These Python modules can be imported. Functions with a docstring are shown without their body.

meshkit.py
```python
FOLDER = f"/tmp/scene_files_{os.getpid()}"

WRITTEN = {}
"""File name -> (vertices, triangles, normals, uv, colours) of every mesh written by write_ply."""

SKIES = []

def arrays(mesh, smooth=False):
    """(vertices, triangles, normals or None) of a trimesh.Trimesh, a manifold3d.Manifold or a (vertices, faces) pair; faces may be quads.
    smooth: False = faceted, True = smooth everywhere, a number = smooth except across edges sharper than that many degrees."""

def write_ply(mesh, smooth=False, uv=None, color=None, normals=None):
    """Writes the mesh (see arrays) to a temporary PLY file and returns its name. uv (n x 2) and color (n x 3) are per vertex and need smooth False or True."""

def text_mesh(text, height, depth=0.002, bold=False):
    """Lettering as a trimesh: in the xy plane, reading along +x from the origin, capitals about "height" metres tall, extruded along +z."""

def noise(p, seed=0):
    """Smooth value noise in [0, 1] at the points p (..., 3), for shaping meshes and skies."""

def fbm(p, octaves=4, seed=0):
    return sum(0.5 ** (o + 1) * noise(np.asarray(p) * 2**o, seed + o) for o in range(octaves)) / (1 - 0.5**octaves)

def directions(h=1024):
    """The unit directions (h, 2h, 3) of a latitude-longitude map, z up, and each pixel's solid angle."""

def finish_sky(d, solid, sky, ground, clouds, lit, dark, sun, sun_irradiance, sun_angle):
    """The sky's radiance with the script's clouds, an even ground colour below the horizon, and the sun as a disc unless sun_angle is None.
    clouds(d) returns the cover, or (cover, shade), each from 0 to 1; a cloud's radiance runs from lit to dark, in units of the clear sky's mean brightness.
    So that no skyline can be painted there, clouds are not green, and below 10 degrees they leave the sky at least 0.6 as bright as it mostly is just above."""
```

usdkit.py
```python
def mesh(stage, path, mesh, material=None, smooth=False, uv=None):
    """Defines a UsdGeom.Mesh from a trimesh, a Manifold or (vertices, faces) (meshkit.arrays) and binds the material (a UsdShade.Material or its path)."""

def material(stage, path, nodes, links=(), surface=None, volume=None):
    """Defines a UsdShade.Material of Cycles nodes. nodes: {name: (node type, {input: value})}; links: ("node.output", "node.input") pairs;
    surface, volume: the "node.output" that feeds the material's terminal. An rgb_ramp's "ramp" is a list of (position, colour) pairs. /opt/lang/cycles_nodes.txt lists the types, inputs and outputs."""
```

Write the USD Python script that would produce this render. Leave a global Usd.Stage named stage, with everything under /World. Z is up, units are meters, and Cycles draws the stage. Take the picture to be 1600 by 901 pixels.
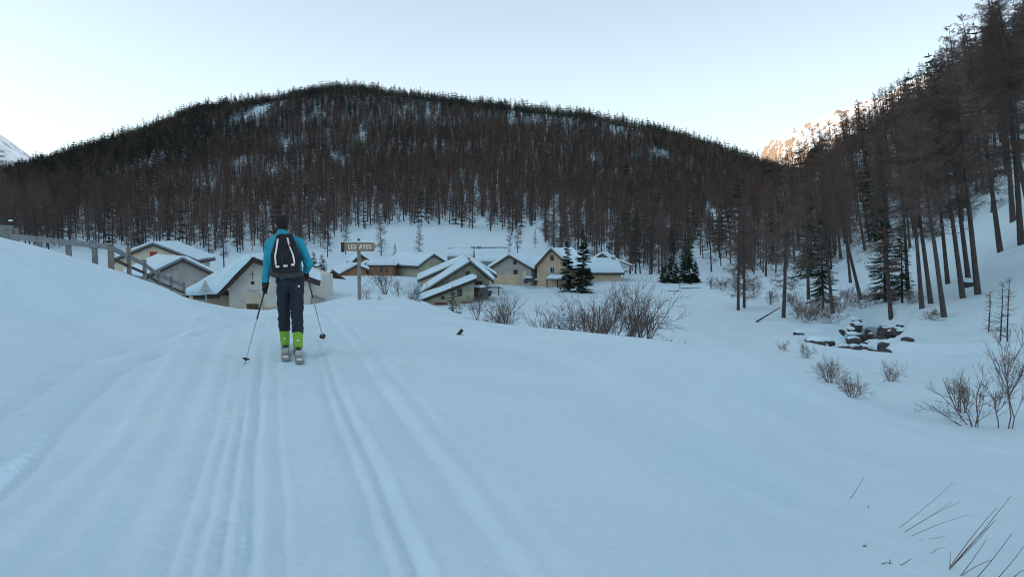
import math, random
import numpy as np, trimesh, manifold3d, usdkit, meshkit
from pxr import Usd, UsdGeom, UsdLux, UsdShade, Gf, Sdf, Vt
from scipy.interpolate import RBFInterpolator, RegularGridInterpolator

stage = Usd.Stage.CreateInMemory()
UsdGeom.SetStageUpAxis(stage, 'Z')
UsdGeom.SetStageMetersPerUnit(stage, 1.0)
UsdGeom.Xform.Define(stage, '/World')
UsdGeom.Scope.Define(stage, '/World/Looks')
# ------------------------------------------------------------------ camera, sky, sun, exposure
F, PITCH, EYE = 1256.0, math.atan(85.5 / 1256.0), 1.6      # focal length in pixels of the 1600 wide photograph
EXPOSURE = 0.93
SUN_EL, SUN_AZ = math.radians(34.0), math.radians(-100.0)    # azimuth from +y (view direction), clockwise
SKY_STRENGTH, SUN_INTENSITY = 0.13, 0.6
cam = UsdGeom.Camera.Define(stage, '/World/camera')
cam.CreateHorizontalApertureAttr(36.0)
cam.CreateVerticalApertureAttr(36.0 * 9 / 16)
cam.CreateFocalLengthAttr(36.0 * F / 1600.0)
cam.CreateClippingRangeAttr(Gf.Vec2f(0.1, 20000.0))
cam.CreateExposureAttr(EXPOSURE)
xf = UsdGeom.Xformable(cam)
xf.AddTranslateOp().Set((0, 0, EYE))
xf.AddRotateXOp().Set(90.0 - math.degrees(PITCH))
SUN = np.array([math.sin(SUN_AZ) * math.cos(SUN_EL), math.cos(SUN_AZ) * math.cos(SUN_EL), math.sin(SUN_EL)])
usdkit.material(stage, '/World/Looks/sky_look', {
    's': ('sky_texture', {'sky_type': 'single_scattering', 'sun_disc': False, 'sun_elevation': SUN_EL, 'sun_rotation': SUN_AZ,
                          'altitude': 1700.0, 'air_density': 1.0, 'aerosol_density': 4.0, 'ozone_density': 3.0}),
    'h': ('hsv', {'saturation': 0.53}), 't': ('mix', {'mix_type': 'multiply', 'fac': 1.0, 'color2': (0.975, 1.02, 0.95)}),
    'b': ('background_shader', {'strength': SKY_STRENGTH})}, [('s.color', 'h.color'), ('h.color', 't.color1'), ('t.color', 'b.color')], surface='b.background')
dome = UsdLux.DomeLight.Define(stage, '/World/sky')
UsdShade.MaterialBindingAPI.Apply(dome.GetPrim()).Bind(UsdShade.Material.Get(stage, '/World/Looks/sky_look'))
sun = UsdLux.DistantLight.Define(stage, '/World/sun')
sun.CreateNormalizeAttr(True); sun.CreateIntensityAttr(SUN_INTENSITY); sun.CreateAngleAttr(0.5); sun.CreateColorAttr((1.0, 0.87, 0.72))
zax = Gf.Vec3d(*SUN.tolist()); xax = Gf.Cross(Gf.Vec3d(0, 0, 1), zax).GetNormalized(); yax = Gf.Cross(zax, xax)
UsdGeom.Xformable(sun).AddTransformOp().Set(Gf.Matrix4d(*xax, 0, *yax, 0, *zax, 0, 0, 0, 0, 1))
sk = dome.GetPrim(); sk.SetCustomDataByKey('kind', 'structure')

# ------------------------------------------------------------------ helpers
def at(u, v, Y):
    """The point Y metres ahead that the photograph shows at pixel (u, v)."""
    cx, cy = (u - 800.0) / F, (450.5 - v) / F
    s, c = math.sin(PITCH), math.cos(PITCH)
    d = np.array([cx, c + cy * s, -s + cy * c])
    return np.array([0, 0, EYE]) + d * (Y / d[1])

def pixel(p):
    p = np.asarray(p, float) - [0, 0, EYE]
    s, c = math.sin(PITCH), math.cos(PITCH)
    fw, up = p[..., 1] * c - p[..., 2] * s, p[..., 1] * s + p[..., 2] * c
    return 800 + F * p[..., 0] / fw, 450.5 - F * up / fw

_names = {}
def numbered(base, parent):
    k = (parent, base)
    _names[k] = _names.get(k, -1) + 1
    return base if _names[k] == 0 else '%s_%03d' % (base, _names[k])

def props(prim, label=None, cat=None, group=None, kind=None):
    for k, v in (('label', label), ('category', cat), ('group', group), ('kind', kind)):
        if v: prim.SetCustomDataByKey(k, v)
    return prim

def thing(name, label, cat, loc=(0, 0, 0), rz=0.0, group=None, kind=None):
    x = UsdGeom.Xform.Define(stage, '/World/' + numbered(name, '/World'))
    x.AddTranslateOp().Set(Gf.Vec3d(*map(float, loc)))
    if rz: x.AddRotateZOp().Set(math.degrees(rz))
    return props(x.GetPrim(), label, cat, group, kind)

LOOKS = {}
def look(name): return LOOKS[name]

def obj(name, mesh, mat, parent=None, smooth=False, **kw):
    pp = str(parent.GetPath()) if parent is not None else '/World'
    m = usdkit.mesh(stage, pp + '/' + numbered(name, pp), mesh, LOOKS[mat] if mat else None, smooth=smooth)
    return props(m.GetPrim(), **kw)

def raw_mesh(path, v, f, n=None, mat=None):
    m = UsdGeom.Mesh.Define(stage, path)
    m.CreatePointsAttr(Vt.Vec3fArray.FromNumpy(np.asarray(v, np.float32)))
    m.CreateFaceVertexCountsAttr(Vt.IntArray.FromNumpy(np.full(len(f), f.shape[1], np.int32)))
    m.CreateFaceVertexIndicesAttr(Vt.IntArray.FromNumpy(np.asarray(f, np.int32).ravel()))
    m.CreateSubdivisionSchemeAttr('none')
    if n is not None:
        m.CreateNormalsAttr(Vt.Vec3fArray.FromNumpy(np.asarray(n, np.float32))); m.SetNormalsInterpolation('vertex')
    if mat: UsdShade.MaterialBindingAPI.Apply(m.GetPrim()).Bind(LOOKS[mat])
    return m.GetPrim()

def smoothstep(a, b, x):
    t = np.clip((np.asarray(x, float) - a) / (b - a), 0, 1)
    return t * t * (3 - 2 * t)

def softplus(x, w): return w * np.logaddexp(0, np.asarray(x, float) / w)

def n2(x, y, scale, seed=0, octaves=3):
    p = np.stack([np.asarray(x, float) * scale, np.asarray(y, float) * scale, np.full(np.shape(x), 0.37)], -1)
    return meshkit.fbm(p, octaves, seed) - 0.5

# ------------------------------------------------------------------ materials
def mat(name, nodes, links=(), surface='p.BSDF', volume=None):
    LOOKS[name] = usdkit.material(stage, '/World/Looks/' + name, nodes, links, surface=surface, volume=volume)

def plain(name, color, rough=0.7, vary=0.25, scale=6.0, bump=0.0, bscale=None, metallic=0.0, dist=0.01, coord='position', spec=0.3):
    lo = tuple(c * (1 - vary) for c in color); hi = tuple(min(1, c * (1 + vary)) for c in color)
    nodes = {'g': ('geometry', {}), 'n': ('noise_texture', {'scale': scale, 'detail': 5.0, 'roughness': 0.6}),
             'r': ('rgb_ramp', {'ramp': [(0.3, lo), (0.7, hi)]}),
             'p': ('principled_bsdf', {'roughness': rough, 'metallic': metallic, 'specular_ior_level': spec})}
    links = [('g.position', 'n.vector'), ('n.fac', 'r.fac'), ('r.color', 'p.base_color')]
    if bump:
        nodes['bn'] = ('noise_texture', {'scale': bscale or scale * 4, 'detail': 4.0})
        nodes['b'] = ('bump', {'strength': bump, 'distance': dist})
        links += [('g.position', 'bn.vector'), ('bn.fac', 'b.height'), ('b.normal', 'p.normal')]
    mat(name, nodes, links)

# snow with fine grain
mat('snow', {
    'g': ('geometry', {}),
    'n1': ('noise_texture', {'scale': 0.5, 'detail': 4.0}), 'n2': ('noise_texture', {'scale': 28.0, 'detail': 5.0, 'roughness': 0.65}),
    'n3': ('noise_texture', {'scale': 5.0, 'detail': 4.0}),
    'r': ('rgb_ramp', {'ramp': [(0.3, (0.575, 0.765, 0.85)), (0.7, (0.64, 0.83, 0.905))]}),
    'm': ('math', {'math_type': 'multiply_add', 'value2': 0.3}),
    'b': ('bump', {'strength': 0.8, 'distance': 0.035}),
    'p': ('principled_bsdf', {'roughness': 0.62, 'specular_ior_level': 0.25})},
    [('g.position', 'n1.vector'), ('g.position', 'n2.vector'), ('g.position', 'n3.vector'), ('n1.fac', 'r.fac'), ('r.color', 'p.base_color'),
     ('n2.fac', 'm.value1'), ('n3.fac', 'm.value3'), ('m.value', 'b.height'), ('b.normal', 'p.normal')])
# snow over rocky mountain: rock where it is steep
def mountain_mat(name, rock, lo, hi, nscale=0.02):
    mat(name, {
        'g': ('geometry', {}), 'sx': ('separate_xyz', {}), 'n': ('noise_texture', {'scale': nscale, 'detail': 8.0, 'roughness': 0.65}),
        'mp': ('mapping', {'scale': (1.0, 1.0, 2.5)}),
        'm0': ('math', {'math_type': 'multiply_add', 'value2': 1.1}), 'm': ('math', {'math_type': 'multiply', 'value2': 0.5}),
        'r': ('rgb_ramp', {'ramp': [(lo / 2, rock), (hi / 2, (0.83, 0.84, 0.86))]}),
        'b': ('bump', {'strength': 0.8, 'distance': 12.0}),
        'p': ('principled_bsdf', {'roughness': 0.8, 'specular_ior_level': 0.1})},
        [('g.true_normal', 'sx.vector'), ('g.position', 'mp.vector'), ('mp.vector', 'n.vector'), ('n.fac', 'm0.value1'), ('sx.z', 'm0.value3'), ('m0.value', 'm.value1'),
         ('m.value', 'r.fac'), ('r.color', 'p.base_color'), ('n.fac', 'b.height'), ('b.normal', 'p.normal')])
mountain_mat('mountain_snow', (0.20, 0.18, 0.17), 1.13, 1.28)
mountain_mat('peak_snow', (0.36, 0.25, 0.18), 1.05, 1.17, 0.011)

def foliage(name, a, b, rough=0.85, trans=0.15):
    mat(name, {
        'o': ('object_info', {}), 'g': ('geometry', {}), 'mx': ('math', {'math_type': 'multiply_add', 'value2': 0.55}), 'q': ('math', {'math_type': 'multiply', 'value2': 0.45}),
        'r': ('rgb_ramp', {'ramp': [(0.0, a), (1.0, b)]}),
        'd': ('diffuse_bsdf', {}), 't': ('translucent_bsdf', {}), 'x': ('mix_closure', {'fac': trans})},
        [('g.random_per_island', 'q.value1'), ('o.random', 'mx.value1'), ('q.value', 'mx.value3'), ('mx.value', 'r.fac'), ('r.color', 'd.color'), ('r.color', 't.color'),
         ('d.BSDF', 'x.closure1'), ('t.BSDF', 'x.closure2')], surface='x.closure')
foliage('larch_twigs', (0.095, 0.076, 0.067), (0.24, 0.184, 0.156))
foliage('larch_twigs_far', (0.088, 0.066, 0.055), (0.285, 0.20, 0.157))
foliage('needles', (0.025, 0.045, 0.030), (0.055, 0.085, 0.052))
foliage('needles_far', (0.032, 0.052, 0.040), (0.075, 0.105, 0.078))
foliage('bush_twigs', (0.15, 0.122, 0.105), (0.29, 0.24, 0.21))
foliage('red_twigs', (0.16, 0.085, 0.065), (0.27, 0.15, 0.12))
plain('bark', (0.066, 0.058, 0.055), 0.9, 0.4, 5.0, 0.7, 14.0, dist=0.03)

# ------------------------------------------------------------------ the lie of the land
# control points: what the photograph shows at (u, v), Y metres ahead; (u, Y, z) where the height is known instead
CP_UV = [  # left bank and its crest
    (0, 381, 14), (60, 395, 14.5), (120, 411, 15), (200, 430, 16), (280, 458, 16.8), (345, 485, 17.5), (420, 483, 19), (480, 476, 22),
    (0, 560, 9), (0, 470, 11.2), (120, 500, 12.5), (200, 540, 11.2), (0, 690, 6.2), (-300, 447, 9), (-300, 385, 11), (-800, 390, 8),
    # right-hand ridge and shoulder
    (520, 474, 25), (570, 476, 28), (620, 472, 27), (660, 474, 26.5), (700, 489, 25.5), (770, 508, 24), (850, 516, 23), (930, 523, 22), (1010, 531, 21.3), (1100, 543, 21),
    (1200, 568, 21), (1300, 600, 30), (1400, 750, 10), (1600, 890, 5.3), (1600, 700, 16), (1540, 675, 20), (1340, 632, 22), (1250, 640, 15),
    (1100, 620, 12.5), (1200, 700, 10), (1300, 800, 7.6), (1500, 640, 23), (1700, 640, 22), (1900, 800, 9), (2400, 900, 5), (2200, 620, 20),
    (1200, 590, 22), (1400, 600, 29), (1500, 590, 33), (1600, 590, 33),
    # valley floor
    (1250, 553, 40), (1320, 548, 44), (1420, 552, 45), (1530, 562, 42), (1650, 572, 40), (1900, 590, 36), (1100, 500, 62), (1000, 462, 100), (1200, 500, 62), (1060, 452, 108), (1130, 444, 112), (1225, 497, 64), (1155, 487, 69),
    (1050, 520, 50), (1400, 520, 55), (1475, 510, 56), (1530, 480, 62), (1560, 448, 74), (1620, 450, 72), (1250, 450, 95), (1300, 470, 85),
    # village knoll and meadow behind it
    (850, 445, 112), (920, 432, 120), (970, 436, 118), (790, 440, 118), (800, 462, 95), (740, 470, 80), (690, 488, 62), (900, 470, 88), (720, 440, 110),
    (640, 434, 110), (600, 429, 120), (560, 430, 115), (520, 436, 90), (540, 450, 60), (500, 430, 105), (638, 470, 60), (600, 460, 45),
    (560, 405, 160), (640, 398, 180), (680, 362, 250), (600, 366, 240), (540, 385, 220), (780, 396, 175), (830, 380, 205), (760, 370, 240), (470, 415, 150),
    (400, 425, 130), (300, 420, 125), (200, 415, 120), (100, 405, 115), (0, 392, 110), (-200, 370, 110), (-500, 340, 90), (1000, 425, 150), (1100, 420, 160), (1180, 420, 170),
    # foot and face of the hill
    (680, 350, 290), (500, 350, 300), (300, 362, 260), (100, 360, 240), (-100, 345, 240), (880, 360, 260), (1050, 380, 250), (1200, 390, 260),
    (680, 245, 600), (500, 240, 600), (300, 258, 560), (100, 300, 500), (900, 260, 580), (1080, 295, 540), (1230, 330, 520), (-60, 315, 480), (680, 300, 420), (300, 315, 390), (950, 315, 400),
    # its skyline
    (0, 282, 700), (60, 260, 760), (150, 232, 830), (230, 212, 880), (275, 188, 915), (305, 172, 925), (335, 177, 940), (370, 187, 955), (410, 181, 980), (460, 160, 1000), (510, 150, 1010), (560, 149, 1010), (620, 158, 1000),
    (700, 166, 980), (780, 179, 960), (860, 186, 950), (950, 200, 930), (1030, 213, 900), (1100, 234, 870), (1150, 250, 850), (1200, 270, 830), (1260, 288, 800), (1330, 310, 780), (-80, 300, 680), (-300, 300, 600)]
CP_Z = [(100, 4, 0), (400, 4, 0), (800, 4, 0), (1000, 4, -.08), (600, 7, 0), (850, 7, -.03), (1000, 7, -.2), (430, 9, 0), (650, 10, -.02), (800, 10, -.08), (400, 14, -.02), (500, 15, -.02), (600, 16, -.08),
        (700, 18, -.35), (360, 15.5, 0), (300, 12, .03), (-200, 5, 0.25), (-1200, 3, 0.6), (-3000, 1.5, 0.6), (800, 1, 0), (2600, 1.5, -.6), (900, 16, -.5), (1050, 14, -.75),
        # behind the shoulder the ground drops towards the houses
        (300, 24, -1.4), (150, 22, -0.1), (0, 20, 1.0), (0, 31, .75), (100, 31, .55), (170, 31, .25), (-200, 31, 1.0), (230, 33, -.5), (255, 40, -1.6), (100, 24, .4), (400, 30, -2.0), (350, 45, -3.2), (450, 50, -3.1), (200, 44, -2.6), (100, 46, -2.4), (0, 48, -1.8), (200, 70, -3.4), (0, 70, -2.4), (350, 80, -3.6),
        (-300, 30, 1.5), (660, 70, -4.9), (690, 62, -4.9), (660, 85, -5.2), (740, 70, -5.3), (690, 80, -5.4), (660, 38, -2.4), (800, 36, -3.3), (950, 36, -3.7), (1100, 36, -4.0), (880, 55, -4.6), (760, 52, -4.2), (1050, 29, -2.8), (900, 29, -2.5), (750, 30, -1.9),
        # far side of the hill
        (60, 1050, 40), (300, 1300, 70), (600, 1400, 90), (900, 1300, 60), (1200, 1150, 20), (1400, 1100, 10), (-300, 900, 10)]
pts = [at(*c) for c in CP_UV] + [np.array([(u - 800) / F * y, y, z]) for u, y, z in CP_Z]
for a_ in (-170, -130, 130, 170, 180, -180):
    for r_ in (3.0, 12.0, 60.0, 400.0):
        x_, y_ = r_ * math.sin(math.radians(a_)), r_ * math.cos(math.radians(a_))
        pts.append(np.array([x_, y_, 0.0 if r_ < 20 else (-3 if r_ < 100 else -6)]))
for y_ in (-50, 20, 100, 250, 500):      # far right, beyond the frame: the floor under the slope
    pts.append(np.array([0.8 * abs(y_) + 60.0, y_, -4.0]))
pts = np.array(pts)
def _key(x, y): return np.stack([np.arctan2(x, y) * 1.6, np.log(np.hypot(x, y) + 0.3)], -1)
_rbf = RBFInterpolator(_key(pts[:, 0], pts[:, 1]), pts[:, 2] / (np.hypot(pts[:, 0], pts[:, 1]) + 10), kernel='thin_plate_spline', smoothing=1e-5)

STREAM = np.array([(at(u, 545, Y)[0], Y) for u, Y in ((1700, 41), (1560, 43), (1440, 43.5), (1350, 44), (1322, 46), (1335, 50), (1362, 56), (1385, 63))])
def line_distance(x, y, line):
    best = np.full(np.shape(x), 1e9)
    for (ax, ay), (bx, by) in zip(line[:-1], line[1:]):
        t = np.clip(((x - ax) * (bx - ax) + (y - ay) * (by - ay)) / ((bx - ax) ** 2 + (by - ay) ** 2), 0, 1)
        best = np.minimum(best, np.hypot(x - ax - t * (bx - ax), y - ay - t * (by - ay)))
    return best

def right_foot(y): return 32 + 0.16 * np.maximum(y, 0)
def left_foot(y): return -0.66 * np.maximum(y, 0) - 62 + (0.225 * np.maximum(y, 0) + 62) * smoothstep(1300, 1900, y)

def side_height(s, y):
    k = 1.0 + 0.5 * smoothstep(200, 480, y) - 0.7 * smoothstep(1250, 1600, y)
    return (1750 - softplus(1750 - k * s, 60.0)) * (1 - smoothstep(2500, 3000, y))  # made steep and tall so the unseen side shuts out the sun

def macro(x, y):
    z = np.empty(np.shape(x)); fx, fy, fz = x.ravel(), y.ravel(), z.ravel()
    for i in range(0, len(fx), 40000):
        a, b = fx[i:i + 40000], fy[i:i + 40000]
        fz[i:i + 40000] = _rbf(_key(a, b)) * (np.hypot(a, b) + 10)
    z = fz.reshape(np.shape(x))
    z = np.maximum(z, -12)
    s = softplus(x - right_foot(y), 5.0)                          # steep wooded slope on the right
    s = 230 * np.tanh(s / 230.0)
    z = z + 0.78 * s * smoothstep(-400, 40, y) * (1 - smoothstep(270, 520, y))
    s = softplus((left_foot(y) - x) / 1.2, 4.0)                  # valley side on the left, unseen, heightened to keep the sun off the valley
    h = side_height(s, y)
    return z + h * (1 + 0.2 * n2(x, y, 0.006, 9, 4))

TRACK = math.atan((430 - 800) / F)                               # the ski track heads for (430, 365)
def track_sd(x, y):
    return x * math.sin(TRACK) + y * math.cos(TRACK), x * math.cos(TRACK) - y * math.sin(TRACK)
SIDE_TRACK = np.array([((u - 800) / F * Y, Y) for u, Y in ((335, 14.2), (290, 12.9), (230, 11.3), (150, 9.7), (90, 8.2), (40, 7.2), (0, 6.3), (-80, 5.0), (-200, 4))])

def relief(x, y):
    """Tracks, lumps and drifts: what lies on top of the macro shape near the camera."""
    s, d0 = track_sd(x, y)
    near = (1 - smoothstep(19, 24, y)) * smoothstep(-30, 0, y)
    d = d0 + 0.11 * n2(s, 0 * s, 0.40, 3) + 0.02 * n2(s, d0, 2.2, 4)
    def groove(c, w, depth, rim=0.35):
        q = (d - c) / np.where(d < c, 1.7 * w, 0.75 * w)          # gentler on the bank side
        return -1.35 * depth * np.exp(-q ** 2 * 1.2) + rim * depth * np.exp(-((q - 2.2) / 0.8) ** 2)
    rough = n2(x, y, 6.0, 11, 3)
    z = np.zeros(np.shape(x))
    edge = -0.93 + 0.10 * n2(s, 0 * s, 1.3, 21) + 0.05 * n2(s, 0 * s, 5, 22)
    z += -0.022 * smoothstep(-0.10, 0.10, d - edge) * (1 - smoothstep(0.42, 0.62, d)) - 0.045 * smoothstep(-0.11, 0.08, d - edge) * (1 - smoothstep(0.06, 0.36, d - edge))      # packed trail bed
    z += -0.072 * smoothstep(-2.45, -1.46, d) * (1 - smoothstep(-1.50, -1.27, d)) + 0.025 * np.exp(-((d + 1.24) / 0.07) ** 2)
    z += -0.03 * np.exp(-((d + 1.18) / 0.1) ** 2)
    for c, w, dp in ((-0.56, 0.06, 0.036), (-0.43, 0.05, 0.034), (-0.31, 0.045, 0.026), (-0.17, 0.045, 0.03), (0.50, 0.045, 0.030), (0.62, 0.05, 0.034), (1.05, 0.08, 0.030), (1.28, 0.06, 0.012), (0.02, 0.03, 0.015)):
        z += groove(c + 0.07 * n2(s, 0 * s + 9 * c, 0.5, 23), w, dp) * (1.25 + 1.5 * n2(s, 0 * s + 5 * c, 0.55, 24)).clip(0.3, 1.9)
    strip = np.exp(-((d + 0.5) / 0.45) ** 4)
    z += 0.034 * rough * strip + 0.016 * n2(x, y, 14, 12, 2) * strip
    clod = np.maximum(0, n2(x, y, 16, 13, 2) - 0.20)
    z += 0.11 * clod * (np.exp(-((d - edge + 0.1) / 0.16) ** 2) + 0.6 * np.exp(-((d + 0.45) / 0.3) ** 4) + 0.5 * np.exp(-((d - 0.72) / 0.1) ** 2)) * (1 - smoothstep(9, 13, y))
    z += 0.02 * n2(x, y, 9, 14, 2) * np.exp(-((d - edge) / 0.15) ** 2)
    z += 0.012 * n2(x, y, 3.0, 15, 3) + 0.010 * n2(x, y, 11.0, 16, 2) * np.exp(-((d - 0.1) / 1.2) ** 4)
    belt = smoothstep(0.0, 0.05, d) * (1 - smoothstep(0.40, 0.45, d)) * (0.35 + 1.1 * (n2(x, y, 1.2, 17, 2) + .5).clip(0, 1))
    z += 0.0045 * np.sin(s * 2 * np.pi / 0.085 + 2.0 * n2(x, y, 2.5, 18, 2)) * belt * (1 - smoothstep(6.0, 8.0, y))
    ld = line_distance(x, y, SIDE_TRACK) + 0.05 * n2(x, y, 1.0, 31)
    for c in (0.24,):
        q = (ld - c) / 0.09
        z += (-0.062 * np.exp(-q ** 2) + 0.018 * np.exp(-((np.abs(q) - 1.5) / .6) ** 2)) * (x < d0 * 0 + 50)
    z *= near
    out = smoothstep(0.9, 1.6, np.abs(d0 + 0.1))
    z += near * out * (0.04 * n2(x, y, 0.9, 41, 2) + 0.010 * n2(x, y, 4.0, 42, 3))
    bank = smoothstep(0.5, 4, x) * near
    w1, w2 = x * 0.86 - y * 0.5, x * 0.5 + y * 0.86                # wind crust drawn out down the shoulder
    z += near * smoothstep(-0.5, 2, x) * (0.035 * n2(w2 * 0.9, w1 * 0.16, 1.0, 47, 4) + 0.006 * n2(x, y, 5.0, 48, 3))
    z += bank * (0.10 * n2(x * 0.5 + y * 0.2, y * 0.2 - x * 0.1, 1.0, 43, 3))
    # ridge line of an old ploughed edge running down the shoulder
    rl = line_distance(x, y, np.array([(at(u, v, Y)[0], Y) for u, v, Y in ((712, 520, 17), (800, 560, 14.5), (900, 595, 12.2), (1000, 640, 10.2), (1120, 700, 8.2))]))
    side = (x * 0.86 + y * 0.5 - (at(900, 595, 12.2)[0] * 0.86 + 12.2 * 0.5))
    z += 0.07 * np.exp(-(rl / 0.5) ** 2) * near
    z += -0.045 * np.exp(-((rl - 0.5) / 0.3) ** 2) * (side > 0) * near
    z += 0.25 * n2(x, y, 0.22, 51, 4) * smoothstep(18, 40, np.hypot(x, y)) + 1.2 * n2(x, y, 0.03, 52, 3) * smoothstep(140, 300, y) + 14 * n2(x, y, 0.008, 53, 4) * smoothstep(280, 500, y)
    sd = line_distance(x, y, STREAM)
    z += -1.15 * (1 - smoothstep(0.9, 2.3, sd + 0.8 * n2(x, y, 0.7, 55))) + 0.25 * np.exp(-((sd - 2.9) / 0.9) ** 2)
    # rounded mounds between the boles on the far bank
    z += 0.7 * np.maximum(0, n2(x, y, 0.25, 57, 2)) * smoothstep(45, 60, y) * smoothstep(10, 20, x)
    return z

def spaced(start, stop, first, grow, biggest):
    out, step = [start], first
    while out[-1] < stop:
        out.append(out[-1] + step); step = min(step * grow, biggest)
    return out
xs = np.array(sorted([-v for v in spaced(2.6 + 0.0, 1150, 0.045, 1.028, 14)] + list(np.arange(-2.55, 2.4, 0.026)) + spaced(2.4, 950, 0.04, 1.027, 14)))
ys = np.array(sorted([-v for v in spaced(-1.6, 120, 0.3, 1.3, 20)] + list(np.arange(1.7, 2.7, 0.06)) + list(np.arange(2.7, 5.6, 0.02)) + spaced(5.6, 1350, 0.03, 1.0155, 9)))
X, Y_ = np.meshgrid(xs, ys)
Z = macro(X, Y_) + relief(X, Y_)
_gi = RegularGridInterpolator((ys, xs), Z, bounds_error=False, fill_value=None)
def ground(x, y): return float(_gi((y, x)))
def grounds(x, y): return _gi(np.stack([y, x], -1))
def on(u, v, near=2.0, far=1300.0):
    """Where the ray through pixel (u, v) first meets the ground."""
    t = np.geomspace(near, far, 4000)
    d = at(u, v, 1.0) - [0, 0, EYE]
    p = np.array([0, 0, EYE]) + t[:, None] * d
    hit = np.nonzero(p[:, 2] <= grounds(p[:, 0], p[:, 1]))[0]
    return p[hit[0]] if len(hit) else p[-1]

def grid_normals(X, Y, Z):
    dzdy = np.gradient(Z, axis=0) / np.gradient(Y, axis=0); dzdx = np.gradient(Z, axis=1) / np.gradient(X, axis=1)
    n = np.stack([-dzdx, -dzdy, np.ones_like(Z)], -1)
    return n / np.linalg.norm(n, axis=-1, keepdims=True)
def grid_mesh(name, X, Y, Z, keep, matname, N=None):
    N = grid_normals(X, Y, Z) if N is None else N
    idx = np.arange(X.size).reshape(X.shape)
    q = np.stack([idx[:-1, :-1], idx[:-1, 1:], idx[1:, 1:], idx[1:, :-1]], -1)[keep]
    used, inv = np.unique(q, return_inverse=True)
    v = np.stack([X, Y, Z], -1).reshape(-1, 3)[used]
    p = raw_mesh('/World/' + name, v, inv.reshape(-1, 4), N.reshape(-1, 3)[used], matname)
    return props(p, kind='structure')
NN = grid_normals(X, Y_, Z)
cx_, cy_ = (X[:-1, :-1] + X[1:, 1:]) / 2, (Y_[:-1, :-1] + Y_[1:, 1:]) / 2
is_slope = (cx_ > right_foot(cy_) + 6)
is_left = (cx_ < left_foot(cy_) - 5)
is_hill = (cy_ > 275 + 40 * np.sin(cx_ * 0.01)) & ~is_slope & ~is_left
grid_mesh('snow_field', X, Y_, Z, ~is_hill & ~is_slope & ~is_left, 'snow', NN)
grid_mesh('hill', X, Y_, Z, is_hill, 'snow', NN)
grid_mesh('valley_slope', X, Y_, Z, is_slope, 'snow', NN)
grid_mesh('valley_side', X, Y_, Z, is_left, 'mountain_snow', NN)  # unseen side, raised for the shade it throws over the valley
# the valley side goes on beyond the grid, outside the frame and raised to block the sun, up to the mountain at the left edge of the picture
def coarse(name, x, y, zf, matname):
    A, B = np.meshgrid(x, y); grid_mesh(name, A, B, zf(A, B), np.ones((len(y) - 1, len(x) - 1), bool), matname)
def far_left(x, y):
    h = side_height(softplus((left_foot(y) - x) / 1.2, 20.0), y)
    return -30 + h * (1 + 0.2 * n2(x, y, 0.006, 9, 5)) + 45 * n2(x, y, 0.012, 19, 5) * smoothstep(20, 150, h)
coarse('mountain', np.arange(-2900, -560, 16.0), np.arange(1345, 3000, 16.0), far_left, 'mountain_snow')
coarse('mountain_side', np.arange(-2900, -1140, 40.0), np.arange(-300, 1380, 40.0), lambda x, y: far_left(x, y) - 4, 'mountain_snow')
def peak(x, y):
    h = 318 + 0.41 * (x - 930) + 0.55 * np.minimum(0, x - 960) * 2.2
    h = h - 0.10 * np.abs(np.minimum(0, y - 3000)) - 0.9 * np.maximum(0, y - 3080)
    r = 1 - np.abs(2 * n2(x, y, 0.009, 71, 4)) * 2
    return np.maximum(h + 60 * (r - 0.6) + 85 * n2(x, y, 0.016, 72, 5), -30)
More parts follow.
